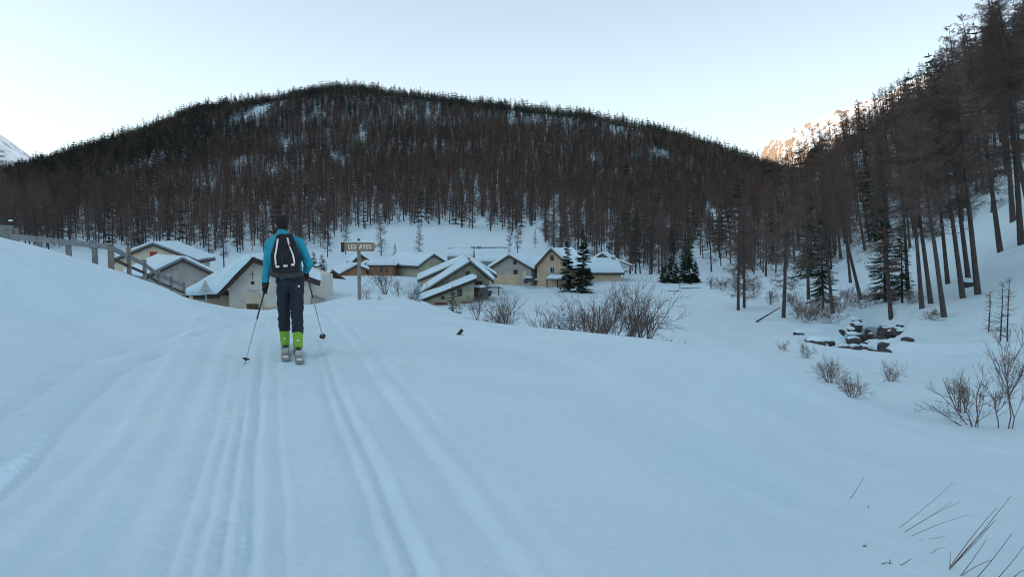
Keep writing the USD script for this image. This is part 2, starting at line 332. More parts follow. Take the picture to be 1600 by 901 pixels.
coarse('snowy_peak', np.arange(700, 2300, 7.0), np.arange(2550, 3500, 9.0), peak, 'peak_snow')
# ------------------------------------------------------------------ trees and shrubs: shapes
def tube_arrays(P, R, sides=5, cap=False):
    """P: (n, 3) polyline, R: (n,) radii -> vertices, triangles."""
    P = np.asarray(P, float); R = np.broadcast_to(R, (len(P),))
    t = np.gradient(P, axis=0); t /= np.linalg.norm(t, axis=1, keepdims=True) + 1e-12
    a = np.cross(t, np.where(np.abs(t[:, 2:]) < 0.9, [0, 0, 1.0], [1.0, 0, 0])); a /= np.linalg.norm(a, axis=1, keepdims=True) + 1e-12
    b = np.cross(t, a); ang = np.arange(sides) * 2 * np.pi / sides
    v = P[:, None] + R[:, None, None] * (np.cos(ang)[None, :, None] * a[:, None] + np.sin(ang)[None, :, None] * b[:, None])
    i, j = np.meshgrid(np.arange(len(P) - 1), np.arange(sides), indexing='ij')
    q = np.stack([i * sides + j, i * sides + (j + 1) % sides, (i + 1) * sides + (j + 1) % sides, (i + 1) * sides + j], -1).reshape(-1, 4)
    f = np.vstack([q[:, [0, 1, 2]], q[:, [0, 2, 3]]])
    v = v.reshape(-1, 3)
    if cap:
        n = len(v); v = np.vstack([v, P[0], P[-1]]); k = np.arange(sides); e = (len(P) - 1) * sides
        f = np.vstack([f, np.stack([np.full(sides, n), (k + 1) % sides, k], 1), np.stack([np.full(sides, n + 1), e + k, e + (k + 1) % sides], 1)])
    return v, f

def join(parts):
    vs, fs, n = [], [], 0
    for v, f in parts:
        vs.append(v); fs.append(np.asarray(f) + n); n += len(v)
    return np.vstack(vs), np.vstack(fs)

def slivers(P, D, L, w, rng):
    """One thin pointed triangle per row: from P along D, L long, w wide at its base."""
    n = len(P)
    r = rng.normal(size=(n, 3)); s = np.cross(D, r); s /= np.linalg.norm(s, axis=1, keepdims=True) + 1e-9
    w = np.broadcast_to(w, (n,))[:, None]; L = np.broadcast_to(L, (n,))[:, None]
    v = np.stack([P - s * w / 2, P + s * w / 2, P + D * L], 1).reshape(-1, 3)
    return v, np.arange(3 * n).reshape(n, 3)

def unit(v): return v / (np.linalg.norm(v, axis=-1, keepdims=True) + 1e-9)

def larch(seed, H, nb, nt, ns, tw, bare=0.3, spread=0.15, sides=6, tubes=True, r0=None, dense=1.0):
    """Winter larch: tapered trunk and a thin conical crown of fine bare twigs. Returns (trunk, crown)."""
    rng = np.random.default_rng(seed)
    k = 9; zz = np.linspace(0, 1, k); bend = rng.normal(0, 0.012 * H, 2)
    ax = np.stack([bend[0] * np.sin(zz * 2.6) , bend[1] * np.sin(zz * 2.1), zz * H], 1); ax[0, 2] = -0.6
    r0 = r0 or 0.0125 * H
    rad = r0 * (1.0 - zz) ** 0.85 + 0.012; rad[0] = r0 * 1.25
    trunk = tube_arrays(ax, rad, sides)
    t = np.sort(rng.random(nb)) ** 0.92
    hz = (bare + (1 - bare) * t)
    base = np.stack([np.interp(hz, zz, ax[:, 0]), np.interp(hz, zz, ax[:, 1]), hz * H], 1)
    az = rng.random(nb) * 2 * np.pi
    Ls = spread * H * ((1 - t) ** 0.75) * np.minimum(1, 0.45 + 3.0 * t) * rng.uniform(0.55, 1.15, nb) + 0.25
    out = np.stack([np.cos(az), np.sin(az), np.zeros(nb)], 1)
    el = -0.12 + 0.55 * t + rng.normal(0, 0.12, nb)
    d0 = unit(out + np.stack([0 * el, 0 * el, el], 1))
    parts = []
    U = np.linspace(0, 1, 4)
    # a branch droops a little and turns up at its tip
    curve = lambda i, u: base[i] + d0[i] * (Ls[i] * u)[:, None] + np.stack([0 * u, 0 * u, Ls[i] * (-0.16 * np.sin(np.pi * u) + 0.10 * u * u)], 1)
    if tubes:
        for i in range(nb):
            P = curve(np.full(4, i), U)
            parts.append(tube_arrays(P, (0.009 * Ls[i] + 0.012) * (1 - 0.8 * U), 3))
    else:
        parts.append(slivers(base, d0, Ls, tw * 1.4, rng))
    # twigs along each branch, twiglets on each twig
    i = np.repeat(np.arange(nb), nt); u = rng.uniform(0.12, 1.0, nb * nt)
    P = curve(i, u); side = np.cross(d0[i], [0, 0, 1.0]) * rng.choice([-1, 1], len(i))[:, None]
    D = unit(d0[i] * rng.uniform(0.3, 0.9, len(i))[:, None] + side * rng.uniform(0.2, 1.0, len(i))[:, None] + np.stack([0 * u, 0 * u, rng.normal(-0.25, 0.4, len(i))], 1))
    L2 = np.minimum(Ls[i] * 0.42, 1.0) * rng.uniform(0.5, 1.2, len(i)) * (1.15 - 0.5 * u)
    parts.append(slivers(P, D, L2, tw, rng))
    if ns:
        j = np.repeat(np.arange(len(i)), ns); w = rng.uniform(0.15, 1.0, len(j))
        P3 = P[j] + D[j] * (L2[j] * w)[:, None]
        D3 = unit(D[j] * 0.7 + rng.normal(0, 0.7, (len(j), 3)) + [0, 0, -0.15])
        parts.append(slivers(P3, D3, L2[j] * rng.uniform(0.3, 0.6, len(j)), tw * 0.8, rng))
    return trunk, join(parts)

def spruce(seed, H, nb, nt, tw, bare=0.04, spread=0.17, sides=5, full=0.8, round_=0.85, droop=-0.25):
    """Evergreen: whorls of needle sprays on a straight trunk. Returns (trunk, crown)."""
    rng = np.random.default_rng(seed)
    zz = np.array([0, 0.3, 0.6, 1.0]); r0 = 0.014 * H
    trunk = tube_arrays(np.stack([0 * zz, 0 * zz, zz * H - 0.4 * (zz == 0)], 1), r0 * (1 - zz) + 0.01, sides)
    t = (np.floor(np.sort(rng.random(nb)) * nb / 6) / (nb / 6) + rng.normal(0, 0.006, nb)).clip(0, 0.985)
    hz = bare + (1 - bare) * t
    az = rng.random(nb) * 2 * np.pi
    Ls = spread * H * ((1 - t) ** round_) * rng.uniform(0.6, 1.15, nb) + 0.02 * H
    el = droop + 0.7 * t ** 1.5 + rng.normal(0, 0.08, nb)
    d0 = unit(np.stack([np.cos(az), np.sin(az), el], 1))
    base = np.stack([0 * hz, 0 * hz, hz * H], 1)
    i = np.repeat(np.arange(nb), nt); u = rng.uniform(0.08, 1.0, nb * nt)
    P = base[i] + d0[i] * (Ls[i] * u)[:, None] + np.stack([0 * u, 0 * u, Ls[i] * 0.12 * (u * u - u)], 1)
    side = np.cross(d0[i], [0, 0, 1.0]) * rng.choice([-1, 1], len(i))[:, None]
    D = unit(d0[i] * 0.8 + side * rng.uniform(0.1, 1.0, len(i))[:, None] + np.stack([0 * u, 0 * u, rng.normal(-0.2, 0.22, len(i))], 1))
    L2 = Ls[i] * full * rng.uniform(0.3, 0.6, len(i)) * (1.2 - 0.6 * u)
    lead = slivers(np.array([[0, 0, H * 0.95]]), np.array([[0, 0, 1.0]]), np.array([H * 0.06]), tw, rng)
    return trunk, join([slivers(P, D, L2, tw, rng), lead, slivers(base, d0, Ls, tw * 0.8, rng)])

def shrub(seed, H, stems, spread, r0=0.02, levels=3, kids=4, tw=0.008, up=0.9, lean=(0, 0)):
    """Bare many-stemmed shrub: stems fork into branches and fine twigs. Returns (stems, twigs)."""
    rng = np.random.default_rng(seed)
    tubes, ends = [], []
    def grow(p, d, L, r, level):
        n = 4 if level == 0 else 3
        P = [p]; dd = d
        for _ in range(n):
            dd = unit(dd + rng.normal(0, 0.16, 3) + [0, 0, 0.06 * up]); P.append(P[-1] + dd * L / n)
        P = np.array(P)
        tubes.append(tube_arrays(P, np.linspace(r, r * 0.5, n + 1), 4 if level == 0 else 3))
        if level >= levels - 1:
            ends.append((P, r)); return
        for _ in range(kids):
            u = rng.uniform(0.35, 1.0); q = P[min(int(u * n), n)]
            grow(q, unit(dd * 0.75 + rng.normal(0, 0.5, 3) + [0, 0, 0.25 * up]), L * rng.uniform(0.4, 0.7), r * 0.5, level + 1)
    for s in range(stems):
        a = rng.uniform(0, 2 * np.pi); q = rng.uniform(0.1, 1) * spread
        d = unit(np.array([math.cos(a) * q + lean[0], math.sin(a) * q + lean[1], up]))
        grow(np.array([math.cos(a), math.sin(a), 0]) * 0.05 * H * rng.random() + [0, 0, -0.15], d, H * rng.uniform(0.5, 0.85), r0 * rng.uniform(0.7, 1.2), 0)
    P, D, L = [], [], []
    for Q, r in ends:
        for _ in range(6):
            k = rng.uniform(0.2, 1.0) * (len(Q) - 1); i = min(int(k), len(Q) - 2)
            P.append(Q[i] + (Q[i + 1] - Q[i]) * (k - i)); D.append(unit(unit(Q[i + 1] - Q[i]) * 0.9 + rng.normal(0, 0.45, 3) + [0, 0, 0.15])); L.append(H * rng.uniform(0.07, 0.16))
    return join(tubes), slivers(np.array(P), np.array(D), np.array(L), tw, rng)

# kinds of trees, each a class that the trees refer to
stage.CreateClassPrim('/World/tree_kinds')
def kind_of_tree(name, trunk, crown, cmat, crown_name='crown', tmat='bark', trunk_name='trunk'):
    path = '/World/tree_kinds/' + name
    x = UsdGeom.Xform.Define(stage, path).GetPrim()
    obj(trunk_name, trunk, tmat, x, smooth=True); obj(crown_name, crown, cmat, x)
    return path

near_kinds = [kind_of_tree('tall_larch_%s' % c, *larch(100 + i, 25, 150, 16, 6, 0.032, bare=b, spread=sp, sides=9, r0=0.24), 'larch_twigs')
              for i, (c, b, sp) in enumerate((('a', .36, .15), ('b', .30, .16), ('c', .42, .14), ('d', .25, .17)))]
mid_kinds = [kind_of_tree('larch_%s' % c, *larch(200 + i, 16, 105, 13, 5, 0.036, bare=b, spread=sp, sides=7), 'larch_twigs')
             for i, (c, b, sp) in enumerate((('a', .14, .20), ('b', .20, .18), ('c', .10, .22), ('d', .25, .18)))]
far_kinds = [kind_of_tree('distant_larch_%s' % c, *larch(300 + i, 16, 60, 8, 3, 0.10, bare=b, spread=sp, sides=4, tubes=False, r0=.19), 'larch_twigs_far')
             for i, (c, b, sp) in enumerate((('a', .10, .19), ('b', .18, .17), ('c', .08, .21), ('d', .2, .18)))]
near_spruce_kinds = [kind_of_tree('full_spruce_%s' % c, *spruce(450 + i, 14, 260, 34, 0.075, spread=sp, bare=b, full=0.75), 'needles') for i, (c, sp, b) in enumerate((('a', .16, .10), ('b', .18, .06), ('c', .13, .14)))]
spruce_kinds = [kind_of_tree('spruce_%s' % c, *spruce(400 + i, 14, 200, 18, 0.12, spread=sp, bare=b), 'needles') for i, (c, sp, b) in enumerate((('a', .17, .05), ('b', .20, .08), ('c', .145, .12)))]
pine_kinds = [kind_of_tree('distant_pine_%s' % c, *spruce(500 + i, 13, 40, 6, 0.55, spread=sp, bare=b, sides=4, round_=rd), 'needles_far')
              for i, (c, sp, b, rd) in enumerate((('a', .17, .10, .75), ('b', .21, .2, .55), ('c', .15, .08, .85)))]

def place(kind, name, label, cat, p, scale=1.0, lean=(0.0, 0.0), spin=0.0, group=None, wide=1.0):
    """A tree of that kind at p; lean: radians about x and about y."""
    x = UsdGeom.Xform.Define(stage, '/World/' + numbered(name, '/World'))
    x.AddTranslateOp().Set(Gf.Vec3d(*map(float, p)))
    x.AddRotateXYZOp().Set(Gf.Vec3f(math.degrees(lean[0]), math.degrees(lean[1]), 0))
    x.AddRotateZOp(opSuffix='spin').Set(math.degrees(spin))
    x.AddScaleOp().Set(Gf.Vec3f(scale * wide, scale * wide, scale))
    pr = x.GetPrim(); pr.GetReferences().AddInternalReference(kind); pr.SetInstanceable(True)
    return props(pr, label, cat, group)

def spot(u, Y, sink=0.05):
    """The point on the ground at azimuth u, Y metres ahead."""
    x = (u - 800) / F * Y
    return np.array([x, Y, ground(x, Y) - sink])

rng = np.random.default_rng(7)
# ---- big larches on the right bank, one by one: u of the foot, distance, height, lean to the left, kind, label
BIG = [
    (1226, 64, 12.0, .03, 'm1', 'slim bare larch standing alone on the flat snow, thin straight trunk above a lying branch'),
    (1155, 70, 10.0, .02, 'm0', 'small bare larch at the left end of the trees on the far meadow'),
    (1164, 74, 10.5, .05, 'm2', 'thin bare larch close behind the leftmost small larch on the meadow'),
    (1304, 66, 14, .08, 'n1', 'thin bare larch just left of the rocky stream'),
    (1347, 77, 16, .25, 'n2', 'strongly leaning larch above the rocky stream'),
    (1395, 64, 15.5, .11, 'n3', 'dark larch on the stream bank right beside the boulders'),
    (1443, 61, 16, .15, 'n0', 'left one of two close larch trunks behind the rounded snow bank'),
    (1457, 62, 17, .14, 'n1', 'right one of two close larch trunks behind the rounded snow bank'),
    (1478, 57, 17, .21, 'n2', 'leaning larch whose foot stands furthest forward on the rounded snow bank'),
    (1482, 70, 17, .16, 'n3', 'slender larch behind the forward leaning larch'),
    (1507, 62, 18.5, .14, 'n0', 'thickest larch trunk on the right, left of a pair with a boulder at their feet'),
    (1516, 66, 19, .17, 'n1', 'thin larch squeezed between two thick trunks on the right'),
    (1530, 62, 20.5, .16, 'n2', 'thick larch trunk with clean snow to its right'),
    (1562, 74, 22, .18, 'n3', 'single leaning larch in the middle of the bare snow on the right slope'),
    (1580, 84, 25, .15, 'n0', 'left and uphill one of three larches at the right picture edge'),
    (1594, 73, 25, .15, 'n1', 'lowest standing of three larches at the right picture edge'),
    (1604, 86, 26, .2, 'n2', 'rightmost of three larches at the right picture edge'),
    (1628, 70, 25, .1, 'n1', 'larch whose branches reach in from beyond the right picture edge'),
    (1265, 84, 14, .04, 'm3', 'bare larch behind the slim lone larch, its foot in low scrub'),
    (1330, 92, 15, .12, 'n0', 'bare larch behind the strongly leaning larch'),
    (1420, 74, 16, .12, 'n2', 'larch behind the stream boulders with bushes round its foot')]
KIND = {'n': near_kinds, 'm': mid_kinds}
HGT = {'n': 25.0, 'm': 16.0}
taken = []
for u, Y, H, ln, k, label in BIG:
    p = spot(u, Y); taken.append(p[:2])
    place(KIND[k[0]][int(k[1])], 'larch_tree', label, 'tree', p, H / HGT[k[0]] * 1.0, (rng.normal(0, .02), -ln), rng.uniform(0, 6.28), 'larches on the stream bank', 1.0 if k[0] == 'm' else 1.08)
for u, Y, H, k, label in [(1288, 72, 8.5, 0, 'dense dark spruce left of the leaning larch, its skirts down to the snow'), (1385, 70, 9.0, 1, 'dark bushy spruce above the stream boulders'), (1412, 66, 7.0, 2, 'dark narrow spruce right of the bushy one above the stream')]:
    p = spot(u, Y); taken.append(p[:2])
    place(near_spruce_kinds[k], 'spruce_tree', label, 'tree', p, H / 14.0, (0, -.05), rng.uniform(0, 6.28), 'spruces above the stream')

# ---- the wood on the right slope
def scatter(step, x0, x1, y0, y1, seed):
    r = np.random.default_rng(seed)
    gx, gy = np.meshgrid(np.arange(x0, x1, step), np.arange(y0, y1, step))
    x = gx.ravel() + r.uniform(-.48, .48, gx.size) * step; y = gy.ravel() + r.uniform(-.48, .48, gx.size) * step
    return x, y, r
cand = []
for step, y0, y1 in ((5.2, 68, 150), (6.0, 150, 300), (7.5, 300, 620)):
    x, y, r = scatter(step, 10, 420, y0, y1, int(y0))
    z = grounds(x, y); u, v = pixel(np.stack([x, y, z], 1))
    off = x - right_foot(y)
    keep = (off > -2 + 9 * (y < 100)) & (u < 1760) & (off < 235) & (u > 1120)
    keep &= ~((u > 1485) & (y < 84) & (v > 330) & (r.random(len(x)) < .85))                 # open snow between the big trunks
    keep &= ~((u > 1290) & (u < 1420) & (y < 82))
    keep &= r.random(len(x)) < np.where(y < 130, .8, .92)
    for i in np.nonzero(keep)[0]:
        if all((x[i] - a) ** 2 + (y[i] - b) ** 2 > 9 for a, b in taken): cand.append((x[i], y[i], z[i], u[i], v[i]))
# flat wood between the meadow and the slope
x, y, r = scatter(6.5, 30, 190, 78, 270, 5)
z = grounds(x, y); u, v = pixel(np.stack([x, y, z], 1)); off = x - right_foot(y)
keep = (off < -2) & (u > 1090) & (u < 1420) & (y > 100 + 0.25 * (1230 - u).clip(0)) & (r.random(len(x)) < .72) & ~((u > 1290) & (y < 90))
wood = [(x[i], y[i], z[i], u[i], v[i]) for i in np.nonzero(keep)[0]]
DEEP = []                                                         # (point, height, lean, evergreen) that end up in the mass of the forest
singles = sorted([(c, 'slope') for c in cand] + [(c, 'wood') for c in wood], key=lambda c: c[0][1])
r = np.random.default_rng(77)
n_single = 0
for (px, py, pz, pu, pv), where in singles:
    ever = r.random() < (0.10 if where == 'slope' else 0.08) + 0.25 * (n2(np.array([px]), np.array([py]), .02, 91)[0] > .12)
    H = r.uniform(12, 18) if where == 'slope' else r.uniform(8.5, 13)
    lean = r.normal(.14, .04) if where == 'slope' else r.normal(.02, .03)
    if n_single < 150 and pu < 1690:
        n_single += 1
        if ever:
            place(spruce_kinds[r.integers(3)], 'spruce_tree', 'dark green spruce among bare larches on the steep slope at the right' if where == 'slope' else 'dark spruce in the flat wood beyond the snowy meadow', 'tree',
                  (px, py, pz - .1), H / 14.0, (0, -lean), r.uniform(0, 6.28), 'spruces on the right slope' if where == 'slope' else 'spruces in the flat wood')
        else:
            k = near_kinds[r.integers(4)] if where == 'slope' and r.random() < .55 else mid_kinds[r.integers(4)]
            place(k, 'larch_tree', 'bare brown larch in the dense wood on the steep slope at the right' if where == 'slope' else 'bare brown larch in the flat wood beyond the snowy meadow', 'tree',
                  (px, py, pz - .1), H / (25.0 if 'tall' in k else 16.0), (r.normal(0, .03), -lean), r.uniform(0, 6.28), 'larches on the right slope' if where == 'slope' else 'larches in the flat wood', 1.35 if 'tall' in k else 1.0)
    else:
        DEEP.append(((px, py, pz), H, -lean, ever))

# ---- the forest on the hill
MEADOW = np.array([(-300, 700), (-300, 420), (0, 398), (60, 392), (190, 388), (330, 392), (400, 402), (455, 392), (520, 386), (536, 362), (620, 352), (720, 356), (790, 366), (850, 376), (862, 398), (930, 414), (1010, 436), (1100, 436), (1180, 442), (1250, 700)], float)
from shapely.geometry import Polygon
from shapely import contains_xy
meadow = Polygon(MEADOW)
front = []
for step, y0, y1 in ((4.3, 105, 300), (4.2, 300, 480), (4.2, 480, 700), (4.3, 700, 1070)):
    x, y, r = scatter(step, -900, 700, y0, y1, 1000 + int(y0))
    ok = (np.abs(x) < 0.74 * y + 20) & (x < right_foot(y) - 4 + 400 * (y > 430)) & (x > left_foot(y) - 60)
    x, y = x[ok], y[ok]; z = grounds(x, y); u, v = pixel(np.stack([x, y, z], 1))
    tall = (v < 20)
    gap = n2(x, y, 1.0 / 30, 61, 2) * 0.5 + meshkit.fbm(np.stack([x / 14.0, y / 75.0, 0 * x], -1), 3, 63) - 0.5
    # the bare streaks that show snow in the photograph, and the open wood below the crest to the right
    open_ = (gap > 0.25)
    crest = (((u > 600) & (u < 690)) | ((u > 790) & (u < 905)) | ((u > 930) & (u < 1010))) & (v < 182 + 0.16 * (u - 600).clip(0, 260)) & (v > 0)
    rr = np.random.default_rng(int(y0)).random(len(x))
    ok = ~contains_xy(meadow, u, v) & ~open_ & ~(crest & (rr < 0.33)) & ~((y < 240) & (u > 1080)) & (rr < 0.97 - 0.33 * (y < 330))
    rng2 = np.random.default_rng(int(y0) + 3)
    for i in np.nonzero(ok)[0]:
        e = n2(np.array([x[i]]), np.array([y[i]]), .012, 65, 3)[0] + .55 * smoothstep(300, 950, y[i]) - .33 + .18 * (u[i] < 330) * (y[i] > 300)
        ever = rng2.random() < np.clip(0.36 + 1.8 * e, 0.05, 0.85)
        H = (6.5 + 7.5 * rng2.random() ** 1.2 + 2.0 * smoothstep(350, 600, y[i])) * (1.0 - .25 * smoothstep(600, 1000, y[i])) * (0.85 if ever else 1)
        if y[i] > 780: H *= 0.62 + 0.75 * rng2.random()
        front.append((y[i], (x[i], y[i], z[i] - .2), H, ever, u[i], v[i]))
front.sort(key=lambda a: a[0])
r = np.random.default_rng(99)
n_front = 0
for y, p, H, ever, u, v in front:
    if n_front < 125 and -40 < u < 1240:
        n_front += 1
        if ever:
            place(spruce_kinds[r.integers(3)], 'spruce_tree', 'dark spruce at the foot of the forested hill behind the village', 'tree', p, H / 14.0, (0, 0), r.uniform(0, 6.28), 'spruces at the foot of the hill')
        else:
            place(mid_kinds[r.integers(4)], 'larch_tree', 'bare brown larch at the foot of the forested hill behind the village', 'tree', p, H / 16.0, (r.normal(0, .02), r.normal(0, .02)), r.uniform(0, 6.28), 'larches at the foot of the hill')
    else:
        DEEP.append((p, H, r.normal(0, .02), ever))

def forest(name, rows, label):
    pi = UsdGeom.PointInstancer.Define(stage, '/World/' + name)
    kinds = [('larch', k) for k in far_kinds] + [('spruce', k) for k in pine_kinds]
    targets = []
    for n, (nm, src) in enumerate(kinds):
        pth = '/World/%s/%s' % (name, numbered(nm, '/World/' + name))
        q = UsdGeom.Xform.Define(stage, pth).GetPrim(); q.GetReferences().AddInternalReference(src); targets.append(q.GetPath())
    pi.CreatePrototypesRel().SetTargets(targets)
    rr = np.random.default_rng(5)
    n = len(rows); ever = np.array([a[3] for a in rows])
    idx = np.where(ever, 4 + rr.integers(0, 3, n), rr.integers(0, 4, n))
    sc = np.array([a[1] for a in rows]) / np.where(ever, 13.0, 16.0)
    pi.CreateProtoIndicesAttr(Vt.IntArray.FromNumpy(idx.astype(np.int32)))
    pi.CreatePositionsAttr(Vt.Vec3fArray.FromNumpy(np.array([a[0] for a in rows], np.float32)))
    wide = rr.uniform(1.0, 1.45, n) + .25 * smoothstep(400, 800, np.array([a[0][1] for a in rows]))
    pi.CreateScalesAttr(Vt.Vec3fArray.FromNumpy(np.stack([sc * wide, sc * wide, sc], 1).astype(np.float32)))
    spin = rr.uniform(0, 2 * np.pi, n); ln = np.array([a[2] for a in rows])
    # lean about y, after a spin about z
    cz, sz, cy, sy = np.cos(spin / 2), np.sin(spin / 2), np.cos(ln / 2), np.sin(ln / 2)
    pi.CreateOrientationsAttr(Vt.QuathArray([Gf.Quath(float(a * c), float(b * s), float(a2), float(d)) for a, c, b, s, a2, d in zip(cy, cz, sy, sz, sy * cz, cy * sz)]))
    return props(pi.GetPrim(), label, 'forest', kind='stuff')
forest('hill_forest', [d for d in DEEP if d[0][0] < right_foot(d[0][1]) - 3 or d[0][1] > 620], 'dense forest of bare larches and dark pines covering the hill behind the village')
forest('slope_forest', [d for d in DEEP if not (d[0][0] < right_foot(d[0][1]) - 3 or d[0][1] > 620)], 'far part of the larch forest high on the right slope')
print('trees', n_single, n_front, len(DEEP))
# ------------------------------------------------------------------ the village
plain('plaster_white', (0.60, 0.58, 0.51), 0.9, 0.12, 1.2, 0.3, 20)
plain('plaster_cream', (0.56, 0.50, 0.38), 0.9, 0.15, 1.2, 0.3, 20)
plain('plaster_grey', (0.34, 0.335, 0.30), 0.9, 0.2, 1.5, 0.3, 20)
plain('plaster_olive', (0.34, 0.335, 0.25), 0.9, 0.22, 1.5, 0.3, 20)
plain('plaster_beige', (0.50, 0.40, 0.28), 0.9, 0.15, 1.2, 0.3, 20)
plain('plaster_pink', (0.50, 0.34, 0.25), 0.9, 0.15, 2, 0.2, 20)
plain('wood_orange', (0.36, 0.17, 0.085), 0.75, 0.3, 3.0, 0.3, 12)
plain('wood_brown', (0.10, 0.062, 0.045), 0.8, 0.35, 4.0, 0.4, 14)
plain('wood_dark', (0.05, 0.036, 0.030), 0.8, 0.35, 4.0, 0.4, 14)
plain('wood_grey', (0.19, 0.20, 0.20), 0.85, 0.3, 6.0, 0.5, 25)
plain('wood_tan', (0.20, 0.17, 0.14), 0.85, 0.3, 6.0, 0.4, 25)
plain('wood_sign', (0.26, 0.195, 0.135), 0.8, 0.25, 9.0, 0.4, 40)
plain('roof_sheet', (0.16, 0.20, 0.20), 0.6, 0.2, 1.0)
plain('stone_grey', (0.26, 0.25, 0.24), 0.9, 0.35, 2.5, 0.6, 8, dist=0.05)
plain('rock_dark', (0.055, 0.052, 0.05), 0.7, 0.5, 3.0, 0.8, 8, dist=0.05)
plain('red_paint', (0.32, 0.045, 0.04), 0.6, 0.15)
plain('rust_paint', (0.19, 0.07, 0.055), 0.7, 0.25, 5)
plain('white_paint', (0.72, 0.72, 0.70), 0.6, 0.06)
plain('sign_grey', (0.42, 0.46, 0.46), 0.5, 0.08, spec=0.4)
plain('metal_grey', (0.30, 0.31, 0.32), 0.4, 0.1, metallic=0.7)
plain('rubber', (0.02, 0.02, 0.02), 0.7, 0.2)
plain('car_paint', (0.035, 0.040, 0.045), 0.3, 0.1, spec=0.5)
plain('earth', (0.07, 0.055, 0.045), 0.95, 0.5, 3, 0.8, 10, dist=0.05)
mat('pane_glass', {'p': ('principled_bsdf', {'base_color': (0.03, 0.035, 0.04), 'roughness': 0.08, 'specular_ior_level': 0.5})})

def box(x0, x1, y0, y1, z0, z1):
    b = trimesh.creation.box([x1 - x0, y1 - y0, z1 - z0]); b.apply_translation([(x0 + x1) / 2, (y0 + y1) / 2, (z0 + z1) / 2]); return b
def cat_(*m): return trimesh.util.concatenate(m)
def beam(a, b, w, h=None):
    """A squared timber from a to b."""
    a, b = np.asarray(a, float), np.asarray(b, float); d = b - a; L = np.linalg.norm(d); d /= L
    m = trimesh.creation.box([w, h or w, L]); up = np.array([0, 0, 1.0]) if abs(d[2]) < .95 else np.array([0, 1.0, 0])
    s = unit(np.cross(d, up)); t = np.cross(d, s)
    T = np.eye(4); T[:3, 0], T[:3, 1], T[:3, 2], T[:3, 3] = s, t, d, (a + b) / 2
    if np.linalg.det(T[:3, :3]) < 0: T[:3, 0] *= -1
    m.apply_transform(T); return m
def rod(a, b, r, sides=8, r1=None):
    v, f = tube_arrays(np.array([a, b], float), np.array([r, r if r1 is None else r1]), sides, cap=True); return trimesh.Trimesh(v, f, process=False)
def slab(poly, t0, t1):
    """A roof plane: the polygon lifted by t0 (underside) and t1 (top) along its upward normal."""
    P = np.asarray(poly, float); n = np.zeros(3)
    for i in range(1, len(P) - 1): n += np.cross(P[i] - P[0], P[i + 1] - P[0])
    n = unit(n); n = n if n[2] > 0 else -n
    v = np.vstack([P + n * t0, P + n * t1]); k = len(P); f = []
    for i in range(1, k - 1): f += [[0, i + 1, i], [k, k + i, k + i + 1]]
    for i in range(k): j = (i + 1) % k; f += [[i, j, k + j], [i, k + j, k + i]]
    m = trimesh.Trimesh(v, f, process=False); m.fix_normals(); return m
def snow_plane(P00, P10, P11, P01, t=0.3, seed=0, nu=12, nv=12, lift=0.0, tri=False):
    """Lying snow on a roof plane: a closed cushion, thick inside, rounded at its rim."""
    a, b, c, d = (np.asarray(q, float) for q in (P00, P10, P11, P01))
    n = unit(np.cross(b - a, (c - a) if tri else (d - a))); n = n if n[2] > 0 else -n
    U, V = np.meshgrid(np.linspace(0, 1, nu + 1), np.linspace(0, 1, nv + 1), indexing='ij')
    U2, V2 = 0.5 - 0.5 * np.cos(np.pi * U), 0.5 - 0.5 * np.cos(np.pi * V)
    U, V = U * .35 + U2 * .65, V * .35 + V2 * .65
    base = ((1 - U) * (1 - V))[..., None] * a + (U * (1 - V))[..., None] * b + (U * V)[..., None] * c + ((1 - U) * V)[..., None] * d
    lu0 = min(np.linalg.norm(b - a), np.linalg.norm(c - b)); lu0 = lu0 if lu0 > 1.5 else 0.0
    lu, lv = np.linalg.norm(b - a), (np.linalg.norm(c - b) * U if tri else np.linalg.norm(d - a))
    du, dv = unit(b - a), unit((c - b) if tri else (d - a))
    base = base + du * (.30 * n2(base[..., 0] + 7, base[..., 1] + base[..., 2], .9, seed + 2)[..., None]) * min(1, lu0 / 3) + dv * (.22 * n2(base[..., 0], base[..., 1] - base[..., 2], 1.1, seed + 3)[..., None]) * min(1, lu0 / 3)
    e = np.minimum(np.minimum(U, 1 - U) * lu, np.minimum(V, 1 - V) * lv)
    h = t * np.sqrt(np.clip(1 - (1 - np.clip(e / (t * 1.3), 0, 1)) ** 2, 0, 1)) * (1 + 0.95 * n2(base[..., 0], base[..., 1], 0.6, seed)) + 0.02
    top = base + n * (lift + h)[..., None] if np.ndim(lift) else base + n * (lift + h[..., None])
    bot = base + n * lift
    k = (nu + 1) * (nv + 1); idx = np.arange(k).reshape(nu + 1, nv + 1)
    q = np.stack([idx[:-1, :-1], idx[1:, :-1], idx[1:, 1:], idx[:-1, 1:]], -1).reshape(-1, 4)
    f = np.vstack([q[:, [0, 1, 2]], q[:, [0, 2, 3]]])
    rim = np.concatenate([idx[:-1, 0], idx[-1, :-1], idx[:0:-1, -1], idx[0, :0:-1]])
    r2 = np.roll(rim, -1)
    side = np.vstack([np.stack([rim, rim + k, r2 + k], 1), np.stack([rim, r2 + k, r2], 1)])
    m = trimesh.Trimesh(np.vstack([top.reshape(-1, 3), bot.reshape(-1, 3)]), np.vstack([f, f[:, ::-1] + k, side]), process=False)
    m.fix_normals(); return m

